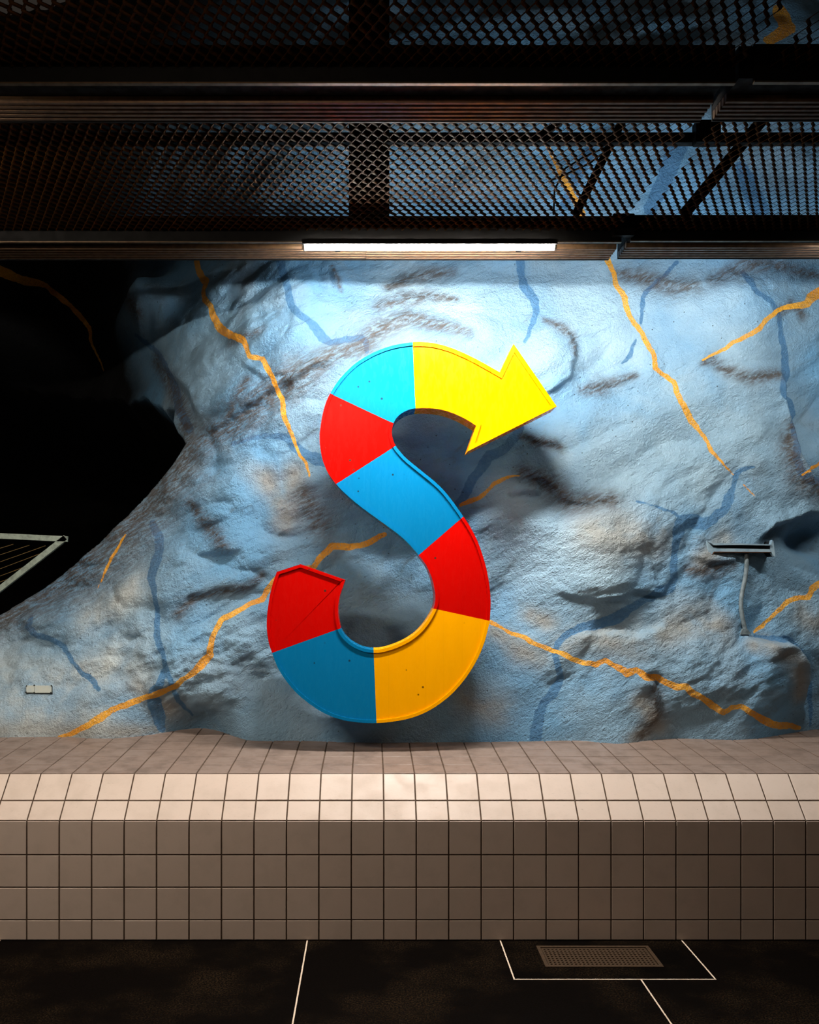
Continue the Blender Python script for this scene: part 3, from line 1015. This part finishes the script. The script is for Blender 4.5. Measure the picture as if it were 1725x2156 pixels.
def rail(label, x0, x1, ynear, yfar, yrib, seams=(), zoff=0.0, fx0=None, fx1=None):
    """hanging rail: black channel, bright lip, ribbed bronze underside"""
    r = empty('ceiling_rail', (x0, ynear, ZU))
    tag(r, label, 'ceiling rail')
    z = ZU + zoff
    inv = Matrix.Translation(r.location).inverted()

    def put(o):
        o.matrix_parent_inverse = inv
        return o
    bm = bmesh.new()
    f0 = x0 if fx0 is None else fx0
    f1 = x1 if fx1 is None else fx1
    add_box(bm, f0, f1, ynear, ynear + 0.012, z + 0.004, z + 0.125)          # near web
    add_box(bm, x0, x1, ynear + 0.012, yfar, z + 0.030, z + 0.125)           # body
    put(bm_obj('channel', bm, M_BLACK, r))
    put(box_obj('edge_lip', f0, f1, ynear - 0.003, ynear + 0.013, z - 0.001, z + 0.004, M_LIP, r))
    put(box_obj('recess_plate', x0, x1, ynear + 0.013, yrib, z + 0.020, z + 0.030, M_BLACK, r))
    cuts = [x0] + list(seams) + [x1]
    for i, (a, b_) in enumerate(zip(cuts, cuts[1:])):
        n = 5
        w = (yfar - yrib) / n
        dz = 0.004 * (i % 2)
        for k in range(n):
            y0 = yrib + k * w
            bm = bmesh.new()
            # a rounded rib: hexagonal section run along x
            sec = [(0.06, 0.030), (0.06, 0.010), (0.22, 0.001), (0.62, 0.0), (0.80, 0.009), (0.80, 0.030)]
            ra = [bm.verts.new((a + 0.0008, y0 + s * w, z - dz * 0.5 + h)) for s, h in sec]
            rb = [bm.verts.new((b_ - 0.0008, y0 + s * w, z - dz * 0.5 + h)) for s, h in sec]
            bm.faces.new(ra)
            bm.faces.new(rb[::-1])
            for q in range(len(sec)):
                bm.faces.new((ra[q], ra[(q + 1) % 6], rb[(q + 1) % 6], rb[q]))
            put(bm_obj('rib', bm, M_RIB, r))
    put(box_obj('far_flange', x0, x1, yfar - 0.004, yfar + 0.004, z - 0.002, z + 0.125, M_BLACK, r))
    return r


rail('dark bronze ribbed ceiling rail nearest the viewer, left of the gap', -3.4, 1.160, 2.931, 3.176, 3.045, fx1=1.186)
rail('short dark ribbed ceiling rail nearest the viewer, right of the gap', 1.2025, 3.6, 2.931, 3.176, 3.045, zoff=0.004, fx0=1.2475)
rail('dark bronze ribbed ceiling rail carrying the lit tube', -3.4, 1.197, 4.300, 4.533, 4.378, seams=(-0.0215,))
rail('dark ribbed ceiling rail over the right end of the rock', 1.242, 3.6, 4.300, 4.533, 4.378, zoff=0.006)


# expanded metal
def expanded(name, x0, x1, y0, y1, z, parent):
    s, half, a = 0.0205, 0.040, 0.01025
    wv = np.array([0.868, 0.0, 0.497]) * 0.0138 / 2     # blade half width, leaning
    nv = np.array([-0.497, 0.0, 0.868]) * 0.0016 / 2    # blade half thickness
    V, Fc = [], []
    i0, i1 = int(math.ceil(x0 / s)), int(math.floor(x1 / s))
    j0, j1 = int(math.ceil(y0 / half)), int(math.floor(y1 / half))
    base = 0
    for i in range(i0, i1 + 1):
        pts = []
        for j in range(j0, j1 + 1):
            sg = 1 if (i + j) % 2 == 0 else -1
            xx = i * s + sg * a
            for dy in (-0.0055, 0.0055):
                pts.append((xx, j * half + dy, z + 0.0022 * sg))
        pts = np.array(pts)
        m = len(pts)
        blk = np.stack([pts - wv - nv, pts + wv - nv, pts + wv + nv, pts - wv + nv], 1).reshape(-1, 3)
        V.append(blk)
        k = np.arange(m - 1)[:, None] * 4 + base
        for c in range(4):
            c2 = (c + 1) % 4
            Fc.append(np.concatenate([k + c, k + c2, k + 4 + c2, k + 4 + c], 1))
        base += 4 * m
    V = np.concatenate(V)
    Fc = np.concatenate(Fc)
    me = bpy.data.meshes.new(name)
    me.vertices.add(len(V))
    me.vertices.foreach_set('co', V.astype(np.float32).ravel())
    me.loops.add(Fc.size)
    me.loops.foreach_set('vertex_index', Fc.astype(np.int32).ravel())
    me.polygons.add(len(Fc))
    me.polygons.foreach_set('loop_start', np.arange(0, Fc.size, 4, dtype=np.int32))
    me.update(calc_edges=True)
    me.materials.append(M_MESH)
    o = link(bpy.data.objects.new(name, me), parent)
    return o


def mesh_panel(label, x0, x1, y0, y1):
    p = empty('mesh_ceiling_panel')
    tag(p, label, 'ceiling panel')
    o = expanded('expanded_metal', x0, x1, y0, y1, ZM, p)
    o['kind'] = 'stuff'
    bm = bmesh.new()
    for y in (y0 + 0.004, y1 - 0.004):
        add_box(bm, x0, x1, y - 0.010, y + 0.010, ZM + 0.010, ZM + 0.030)
    bm_obj('edge_angle', bm, M_BLACK, p)
    return p


mesh_panel('expanded metal ceiling panel at the top edge, left of the gap', -2.5, 1.195, 1.75, 2.93)
mesh_panel('expanded metal ceiling panel at the top right corner', 1.30, 2.9, 1.75, 2.93)
mesh_panel('wide expanded metal ceiling panel above the lit tube', -2.7, 1.185, 3.09, 4.30)
mesh_panel('see-through expanded metal ceiling panel right of the gap', 1.262, 3.2, 3.09, 4.30)

# steelwork hung above the panels
ZT = CAMZ
sup = empty('hanger_frame', (0.1, 4.2, ZT + 2.1))
tag(sup, 'black steel hanger frame above the mesh with slanting braces', 'steel frame')
inv = Matrix.Translation(sup.location).inverted()


def sput(o):
    o.matrix_parent_inverse = inv
    return o


sput(box_obj('cross_rail', -3.0, 3.4, 4.18, 4.22, P(0, 304, 4.2)[2], P(0, 283, 4.2)[2], M_BLACK, sup))
sput(box_obj('hanger_plate', P(735, 0, 4.26)[0], P(820, 0, 4.26)[0], 4.24, 4.30, ZU + 0.12, 5.4, M_BLACK, sup))
for a, b_, w in (((1318, 240), (1212, 452), 17), ((1612, 245), (1440, 452), 24), ((1180, 258), (1130, 292), 14)):
    bm = bmesh.new()
    add_bar(bm, P(a[0], a[1], 4.26), P(b_[0], b_[1], 4.26), w * 4.26 / F, 0.02, (0, 1, 0))
    sput(bm_obj('brace', bm, M_BLACK, sup))
bm = bmesh.new()
q0, q1 = P(1462, 304, 4.16), P(1514, 258, 4.16)
add_box(bm, q0[0], q1[0], 4.13, 4.19, q0[2], q1[2], 0.004)
sput(bm_obj('junction_box', bm, M_BLACK, sup))
bm = bmesh.new()
q0, q1 = P(1290, 452, 4.28), P(1335, 520, 4.28)
add_box(bm, q0[0], q1[0], 4.262, 4.298, ZU + 0.02, q0[2], 0.003)
sput(bm_obj('clamp', bm, M_BLACK, sup))
for pts in (((1330, 285), (1300, 300), (1230, 330), (1190, 355), (1168, 400), (1166, 452)), ((1300, 300), (1240, 345), (1180, 372), (1160, 380))):
    bm = bmesh.new()
    add_tube(bm, [P(x, y, 4.24) for x, y in pts], 0.0045, 6)
    sput(bm_obj('cable', bm, M_CABLE, sup, True))


# ------------------------------------------------------------------ tube lamps
def tube_lamp(label, xa, xb, y, z, mat, up=False, arm=None, group=None):
    """tube lamp: a half-round glowing diffuser under (or over) an opaque batten, with end caps"""
    t = empty('tube_lamp', ((xa + xb) / 2, y, z))
    tag(t, label, 'lamp', group)
    inv = Matrix.Translation(t.location).inverted()
    sg = 1 if up else -1
    R = 0.0165

    def half(x0, x1, r, n=12):
        bm = bmesh.new()
        ra, rb = [], []
        for k in range(n + 1):
            a = math.pi * k / n
            ra.append(bm.verts.new((x0, y + r * math.cos(a), z + sg * r * math.sin(a))))
            rb.append(bm.verts.new((x1, y + r * math.cos(a), z + sg * r * math.sin(a))))
        for k in range(n):
            bm.faces.new((ra[k], ra[k + 1], rb[k + 1], rb[k]))
        bm.faces.new(ra)
        bm.faces.new(rb[::-1])
        bm.faces.new((ra[0], rb[0], rb[-1], ra[-1]))
        return bm
    o = bm_obj('diffuser', half(xa, xb, R), mat, t)
    o.matrix_parent_inverse = inv
    for x, s_ in ((xa, -1), (xb, 1)):
        o = bm_obj('end_cap', half(min(x, x + s_ * 0.010), max(x, x + s_ * 0.010), R + 0.001), M_CAP, t)
        o.matrix_parent_inverse = inv
    bm = bmesh.new()
    k0, k1 = (z + 0.0006, z + 0.024) if not up else (z - 0.024, z - 0.0006)
    add_box(bm, xa - 0.01, xb + 0.01, y - 0.033, y + 0.0185, k0, k1)
    if arm is not None:
        for x in (xa + 0.15, xb - 0.15):
            add_box(bm, x - 0.012, x + 0.012, min(y, arm), max(y, arm), k1 - 0.012, k1)
    o = bm_obj('batten', bm, M_BLACK, t)
    o.matrix_parent_inverse = inv
    return t


LY = 4.205
LZ = CAMZ - (517.0 - PY) / F * (LY - 0.012)
tube_lamp('bright white tube lamp under the ceiling rail above the arrow', P(642, 0, LY)[0], P(1167, 0, LY)[0], LY, LZ, M_TUBE, arm=4.31)
# the next lamps of the same row, outside the frame
tube_lamp('warm white tube lamp on the nearest rail, beyond the left edge', -2.75, -1.58, 2.84, LZ, M_TUBE_LEFT, arm=2.95)
tube_lamp('next white tube lamp of the row, beyond the right edge', 2.22, 3.39, LY, LZ, M_TUBE_RIGHT, arm=4.31)
wl = tube_lamp('second tube lamp hidden behind the lit ceiling rail', 0.0, 1.12, 4.575, ZU + 0.078, M_TUBE_UP)
wl.rotation_euler = (math.radians(150), 0, 0)      # turned to wash the rock
wr = tube_lamp('third tube lamp hidden behind the right-hand ceiling rail', 1.30, 2.45, 4.575, ZU + 0.078, M_TUBE_UP)
wr.rotation_euler = (math.radians(150), 0, 0)

# unseen fill tube, added to brighten the bench front
tube_lamp('unseen warm fill tube added above the viewer', -1.2, 0.0, 1.62, 3.19, M_TUBE_FILL)
o = box_obj('lamp_rail', -3.2, 3.4, 1.55, 1.74, 3.22, 3.36, M_BLACK)
tag(o, 'black lamp rail above the viewer', 'ceiling rail')

# =================================================================== THINGS
# ------------------------------------------------------------------ the S-shaped arrow
SY = 4.72        # front of the rim
ST = 0.165       # depth of the box
REC = 0.0032      # how far the faces lie behind the rim
RIM = 6.6        # rim width in pixels of the photograph


def smooth(pts, n=4):
    """Catmull-Rom through traced points"""
    out = []
    for i in range(len(pts) - 1):
        p0 = pts[max(i - 1, 0)]
        p1, p2 = pts[i], pts[i + 1]
        p3 = pts[min(i + 2, len(pts) - 1)]
        for k in range(n):
            t = k / n
            out.append(tuple(0.5 * (2 * p1[c] + (p2[c] - p0[c]) * t + (2 * p0[c] - 5 * p1[c] + 4 * p2[c] - p3[c]) * t * t
                                    + (3 * p1[c] - p0[c] - 3 * p2[c] + p3[c]) * t ** 3) for c in (0, 1)))
    out.append(pts[-1])
    return out


OUT = [(583, 1204.2), (575.5, 1225.7), (568.6, 1253.5), (563.9, 1283.6), (561.9, 1309.1), (562.8, 1332.3), (567.4, 1357.8), (573.2, 1374.7),  # 7 seam
       (577.5, 1387), (586.4, 1408.2), (601.7, 1432), (621.2, 1455.5), (643.5, 1475.5), (671.3, 1495.1), (699.1, 1508.8), (727, 1517), (757, 1521.3), (793, 1522.4),  # 17 seam
       (832.8, 1518.6), (870.4, 1510.3), (908.1, 1493.7), (945.8, 1466.5), (976, 1434), (998.5, 1400.5), (1013.5, 1370.5), (1022.5, 1345.2), (1027.6, 1325), (1031.3, 1307.2),  # 27 seam
       (1033.3, 1276), (1032.5, 1250.5), (1029.2, 1221.5), (1021.5, 1186), (1011.6, 1155.1), (1002.5, 1132.5), (989.5, 1108), (976.1, 1087.7),  # 35 seam
       (953.6, 1055.8), (934.8, 1032.6), (915.9, 1014.2), (898, 999.6), (881.5, 986.2), (860.3, 969), (845, 953.7), (833.2, 938.4),  # 43 seam
       (827, 923.1), (824.9, 910.6), (825.6, 902.3), (829, 891.2),  # 47 seam
       (835.3, 879.7), (846.4, 870), (860.4, 863), (875.2, 859.8),  # 51 seam
       (897.1, 859), (924.9, 861.4), (952.8, 869.3), (980.6, 882.3), (1002.8, 896.4)]
INN = [(726.8, 1221), (720.4, 1239.6), (714.6, 1258.1), (711.7, 1280.1), (712.5, 1301), (717, 1323),  # 5 seam
       (725.5, 1338.3), (737.2, 1350), (750, 1358.4), (762.5, 1363.8), (774.3, 1366.8), (786.8, 1368),  # 11 seam
       (802.6, 1367), (825.2, 1361), (847.8, 1351.6), (866, 1341), (882, 1327.8), (896.3, 1311), (907, 1293.8), (913.1, 1281.3),  # 19 seam
       (916.2, 1270.5), (917.2, 1257), (915.4, 1241.2), (910.8, 1220.6), (903.3, 1201), (894.2, 1184.8), (881.9, 1168.8),  # 26 seam
       (862.3, 1146.4), (843.5, 1128.6), (821.7, 1111.9), (800, 1096.2), (776.9, 1079.4), (761.6, 1068), (743.5, 1053.5), (722.6, 1034.6), (708, 1018.9),  # 35 seam
       (694.8, 1001.3), (686.2, 985.7), (679.2, 966.3), (674.8, 942.6), (673.2, 920), (674.3, 906), (678.8, 877), (685.9, 849.5), (695.5, 828.3),  # 44 seam
       (705.9, 811.4), (719, 794), (737.9, 774.4), (757.4, 758.9), (789.4, 741), (827, 727.5), (869.4, 720.6),  # 51 seam
       (893.4, 720.2), (921.2, 723.9), (952.8, 733.2), (989.9, 749.4), (1023.2, 767), (1052.9, 784.2)]
SEAM_O = (0, 7, 17, 27, 35, 43, 47, 51, len(OUT) - 1)
SEAM_I = (0, 5, 11, 19, 26, 35, 44, 51, len(INN) - 1)
PAINT = (M_RED, M_BLUE, M_AMBER, M_RED, M_BLUE, M_RED, M_BLUE, M_YELLOW)
SEG_LABEL = ('red tail end with a blunt point', 'dull blue bottom segment', 'amber bottom segment', 'red right-hand segment',
             'blue diagonal segment', 'bright red upper left segment', 'pale blue top segment', 'yellow arrowhead')
SO, SI = smooth(OUT), smooth(INN)

sign = empty('arrow_sign', P(793, 1522, SY))
tag(sign, 'huge S-shaped arrow sign in red, blue and yellow segments', 'sign')
s_inv = Matrix.Translation(sign.location).inverted()


def inset(poly, dist):
    """move each edge i (i -> i+1) inwards by dist[i]; polygon given clockwise or not"""
    n = len(poly)
    area = sum(poly[i][0] * poly[(i + 1) % n][1] - poly[(i + 1) % n][0] * poly[i][1] for i in range(n))
    sg = 1 if area > 0 else -1
    out = []
    for i in range(n):
        p, c, q = poly[i - 1], poly[i], poly[(i + 1) % n]
        d1 = Vector((c[0] - p[0], c[1] - p[1])).normalized()
        d2 = Vector((q[0] - c[0], q[1] - c[1])).normalized()
        n1 = Vector((-d1.y, d1.x)) * sg
        n2 = Vector((-d2.y, d2.x)) * sg
        a1, a2 = dist[i - 1], dist[i]
        det = n1.x * n2.y - n1.y * n2.x
        if abs(det) < 0.08:
            m = (n1 + n2).normalized() * max(a1, a2) if abs(a1 - a2) < 1e-6 else n1 * a1
            out.append((c[0] + m.x, c[1] + m.y))
        else:
            x = (a1 * n2.y - a2 * n1.y) / det
            y = (n1.x * a2 - n2.x * a1) / det
            out.append((c[0] + x, c[1] + y))
    return out


def sign_segment(k):
    o0, o1 = SEAM_O[k] * 4, SEAM_O[k + 1] * 4
    i0, i1 = SEAM_I[k] * 4, SEAM_I[k + 1] * 4
    A = SO[o0:o1 + 1]
    B = SI[i0:i1 + 1]
    if k == 0:
        poly = A + B[::-1] + [(632.9, 1188)]
        rim = [RIM] * len(poly)
        rim[len(A) - 1] = 0.0
    elif k == 7:
        poly = A + [(985.2, 950.2), (1172.6, 855.6), (1081.7, 723.9)] + B[::-1]
        rim = [RIM] * len(poly)
        rim[-1] = 0.0
    else:
        poly = A + B[::-1]
        rim = [RIM] * len(poly)
        rim[len(A) - 1] = 0.0
        rim[-1] = 0.0
    if k == 7:
        rim = [r * 1.35 if r else 0 for r in rim]
    if k == 0:
        rim = [r * 1.0 if r else 0 for r in rim]
    # drop doubled points
    ins = inset(poly, rim)
    n = len(poly)
    bm = bmesh.new()
    f = [bm.verts.new(P(x, y, SY)) for x, y in poly]
    g = [bm.verts.new(P(x, y, SY)) for x, y in ins]
    r = [bm.verts.new((v.co.x, SY + REC + 0.004, v.co.z)) for v in g]
    b_ = [bm.verts.new((v.co.x, SY + ST, v.co.z)) for v in f]
    e = 0.0025
    for i in range(n):
        j = (i + 1) % n
        if rim[i] > 0:
            bm.faces.new((f[i], f[j], g[j], g[i]))
            bm.faces.new((g[i], g[j], r[j], r[i]))
            bm.faces.new((f[j], f[i], b_[i], b_[j]))
    bm.faces.new(b_)
    bm.faces.new(r)
    seg = bm_obj('segment', bm, PAINT[k], sign)
    seg.matrix_parent_inverse = s_inv
    seg['label'] = SEG_LABEL[k]
    bm = bmesh.new()
    pf = [bm.verts.new((v[0], SY + REC, v[2])) for v in (P(x, y, SY) for x, y in ins)]
    pb = [bm.verts.new((v.co.x, SY + REC + 0.003, v.co.z)) for v in pf]
    bm.faces.new(pf)
    bm.faces.new(pb[::-1])
    for i in range(n):
        j = (i + 1) % n
        bm.faces.new((pf[j], pf[i], pb[i], pb[j]))
    bmesh.ops.triangulate(bm, faces=[q for q in bm.faces if len(q.verts) > 4])
    pan = bm_obj('face_panel', bm, PAINT[k], seg)
    pan.matrix_parent_inverse = (Matrix.Translation(sign.location)).inverted()
    return seg


for k in range(8):
    sign_segment(k)
# stand-offs that carry the sign on the rock
for px, py in ((620, 1420), (960, 1420), (740, 860), (900, 790), (880, 1080)):
    x, y, z = P(px, py, SY)
    yr = float(surf_y(x, z))
    bm = bmesh.new()
    add_tube(bm, [(x, SY + ST - 0.01, z), (x, yr + 0.03, z)], 0.02, 10)
    o = bm_obj('wall_bracket', bm, M_BLACK, sign)
    o.matrix_parent_inverse = s_inv

# ------------------------------------------------------------------ bow-tie trunking and conduit on the rock
b = NB('wall_blue_paint')
p = b.pos()
M_WALLPAINT = b.bsdf(b.mix(b.ramp(b.noise(p, 12, 4), 0.4, 0.7), (0.30, 0.42, 0.50), (0.20, 0.31, 0.40)), 0.6, 0, b.bump(b.noise(p, 60, 4), 0.2, 0.006), 0.3)
M_CONDUIT = plain_noise_mat('grey_blue_conduit', (0.20, 0.255, 0.28), (0.10, 0.135, 0.15), 30, 0.5)
M_SLOT_SHADE = plain_noise_mat('slot_shade', (0.012, 0.017, 0.022), (0.008, 0.01, 0.014), 30, 0.8, 0.1)  # near-black colour stands in for the shadow under the upper lip
M_RUST = plain_noise_mat('rusty_edge', (0.12, 0.05, 0.02), (0.07, 0.03, 0.015), 40, 0.8)
M_PLATE = plain_noise_mat('pale_plate', (0.46, 0.49, 0.44), (0.40, 0.46, 0.46), 25, 0.55)

cpts = [on_wall(x, y) for x, y in ((1490, 1156), (1530, 1156), (1570, 1156), (1600, 1156), (1628, 1156))]
TYF = min(q[1] for q in cpts) - 0.008
trk = empty('cable_trunking', P(1561, 1176, TYF))
tag(trk, 'slim bow-tie shaped trunking box painted blue on the right-hand rock', 'trunking')
t_inv = Matrix.Translation(trk.location).inverted()


def plate_obj(name, outline, yf, depth, mat, parent, inv):
    bm = bmesh.new()
    f = [bm.verts.new(P(x, y, yf)) for x, y in outline]
    k = [bm.verts.new((v.co.x, yf + depth, v.co.z)) for v in f]
    bm.faces.new(f)
    bm.faces.new(k[::-1])
    for i in range(len(f)):
        j = (i + 1) % len(f)
        bm.faces.new((f[j], f[i], k[i], k[j]))
    o = bm_obj(name, bm, mat, parent)
    o.matrix_parent_inverse = inv
    return o


plate_obj('back_box', [(1490, 1140), (1503, 1147), (1561, 1146), (1622, 1148), (1627, 1139), (1632, 1172), (1623, 1163), (1504, 1163), (1494, 1175)], TYF + 0.008, 0.10, M_SLOT_SHADE, trk, t_inv)
plate_obj('front_strip', [(1489, 1139), (1502.5, 1153), (1561, 1155), (1623, 1156.5), (1624, 1162), (1504, 1161.5), (1494, 1174)], TYF, 0.02, M_WALLPAINT, trk, t_inv)
plate_obj('end_flare', [(1626.5, 1137), (1629, 1140), (1633, 1172), (1630, 1171), (1623, 1158), (1622.5, 1150)], TYF - 0.004, 0.03, M_WALLPAINT, trk, t_inv)
plate_obj('top_lip', [(1498, 1143.5), (1561, 1144.5), (1624, 1146), (1622.5, 1148.5), (1561, 1147.5), (1503.5, 1148)], TYF - 0.012, 0.05, M_WALLPAINT, trk, t_inv)
plate_obj('lower_edge', [(1504, 1161.3), (1623, 1161.8), (1623, 1163.2), (1505, 1162.8), (1494.5, 1176), (1493.8, 1174.5)], TYF - 0.002, 0.02, M_RUST, trk, t_inv)

cond = empty('cable_conduit', on_wall(1570, 1330))
tag(cond, 'grey conduit running down the rock below the bow-tie trunking', 'conduit')
c_inv = Matrix.Translation(cond.location).inverted()
cp = smooth([(1572, 1164), (1572.5, 1190), (1569, 1220), (1562.5, 1250), (1560.5, 1275), (1563.5, 1300), (1569.5, 1326)], 5)
ws = [on_wall(*q) for q in cp]
ys = np.array([w[1] for w in ws])
ys = np.convolve(np.pad(ys, 4, mode='edge'), np.ones(9) / 9, mode='valid')
bm = bmesh.new()
add_tube(bm, [P(q[0], q[1], y - 0.012) for q, y in zip(cp, ys)], 0.0125, 10)
o = bm_obj('pipe', bm, M_CONDUIT, cond, True)
o.matrix_parent_inverse = c_inv
o = plate_obj('flared_foot', [(1565, 1324), (1574, 1324), (1581, 1333), (1578, 1336), (1559, 1336)], ys[-1] - 0.032, 0.045, M_CONDUIT, cond, c_inv)

# ------------------------------------------------------------------ blank plate low on the left-hand rock
cw = on_wall(83, 1452)
nl = on_wall(58, 1452)
nr = on_wall(110, 1452)
nu = on_wall(83, 1440)
nd = on_wall(83, 1464)
tx = (Vector(nr) - Vector(nl)).normalized()
tz = (Vector(nu) - Vector(nd)).normalized()
nn = tx.cross(tz).normalized()
if nn.y > 0:
    nn = -nn
sp = empty('wall_plate', cw)
tag(sp, 'small blank rectangular plate screwed low on the left-hand rock', 'plate')
p_inv = Matrix.Translation(sp.location).inverted()
k = cw[1] / F


def lp(dx, dy, off):
    return Vector(cw) + tx * (dx * k) - tz * (dy * k * 1.02) + nn * off


def quad_plate(name, x0, x1, y0, y1, off, th, mat):
    bm = bmesh.new()
    f = [bm.verts.new(lp(x, y, off)) for x, y in ((x0, y0), (x1, y0), (x1, y1), (x0, y1))]
    g = [bm.verts.new(lp(x, y, off - th)) for x, y in ((x0, y0), (x1, y0), (x1, y1), (x0, y1))]
    bm.faces.new(f)
    bm.faces.new(g[::-1])
    for i in range(4):
        j = (i + 1) % 4
        bm.faces.new((f[j], f[i], g[i], g[j]))
    o = bm_obj(name, bm, mat, sp)
    o.matrix_parent_inverse = p_inv
    return o


quad_plate('backing', -28.5, 28, -9, 9.6, 0.004, 0.04, M_SCREW)
quad_plate('plate', -27.5, -10, -8.5, 8, 0.007, 0.012, M_PLATE)
quad_plate('plate', -9.4, 27, -8.5, 8.6, 0.007, 0.012, M_PLATE)
for dx, dy in ((-27, -7), (-28, 8), (-10, -8.5), (-10, 9), (27, -7.5), (26, 9)):
    bm = bmesh.new()
    a_, b_ = lp(dx, dy, 0.002), lp(dx, dy, 0.011)
    add_tube(bm, [a_, b_], 0.0042, 8)
    o = bm_obj('screw', bm, M_SCREW, sp)
    o.matrix_parent_inverse = p_inv

# ------------------------------------------------------------------ guard frame in the mouth of the hollow
gy = 5.95
gd = empty('guard_frame', P(0, 1258, gy))
tag(gd, 'pale green pointed guard frame strung with wires in the dark hollow', 'guard frame')
g_inv = Matrix.Translation(gd.location).inverted()
corner = (137, 1134)
for nm, a_, b_ in (('top_bar', (-330, 1113), (142, 1135)), ('slanting_bar', (139, 1132), (-330, 1497))):
    bm = bmesh.new()
    add_bar(bm, P(a_[0], a_[1], gy), P(b_[0], b_[1], gy), 11.5 * gy / F, 0.03, (0, 1, 0))
    o = bm_obj(nm, bm, M_GUARD, gd)
    o.matrix_parent_inverse = g_inv
for a_, b_ in (((-160, 1202), (28, 1146)), ((-160, 1220), (62, 1148)), ((-160, 1240), (96, 1149)), ((-160, 1258), (100, 1160)), ((-160, 1272), (78, 1184)),
               ((-160, 1284), (45, 1209)), ((-160, 1304), (16, 1231))):
    bm = bmesh.new()
    add_tube(bm, [P(a_[0], a_[1], gy + 0.01), P(b_[0], b_[1], gy + 0.01)], 0.0022, 6)
    o = bm_obj('wire', bm, M_WIRE, gd)
    o.matrix_parent_inverse = g_inv
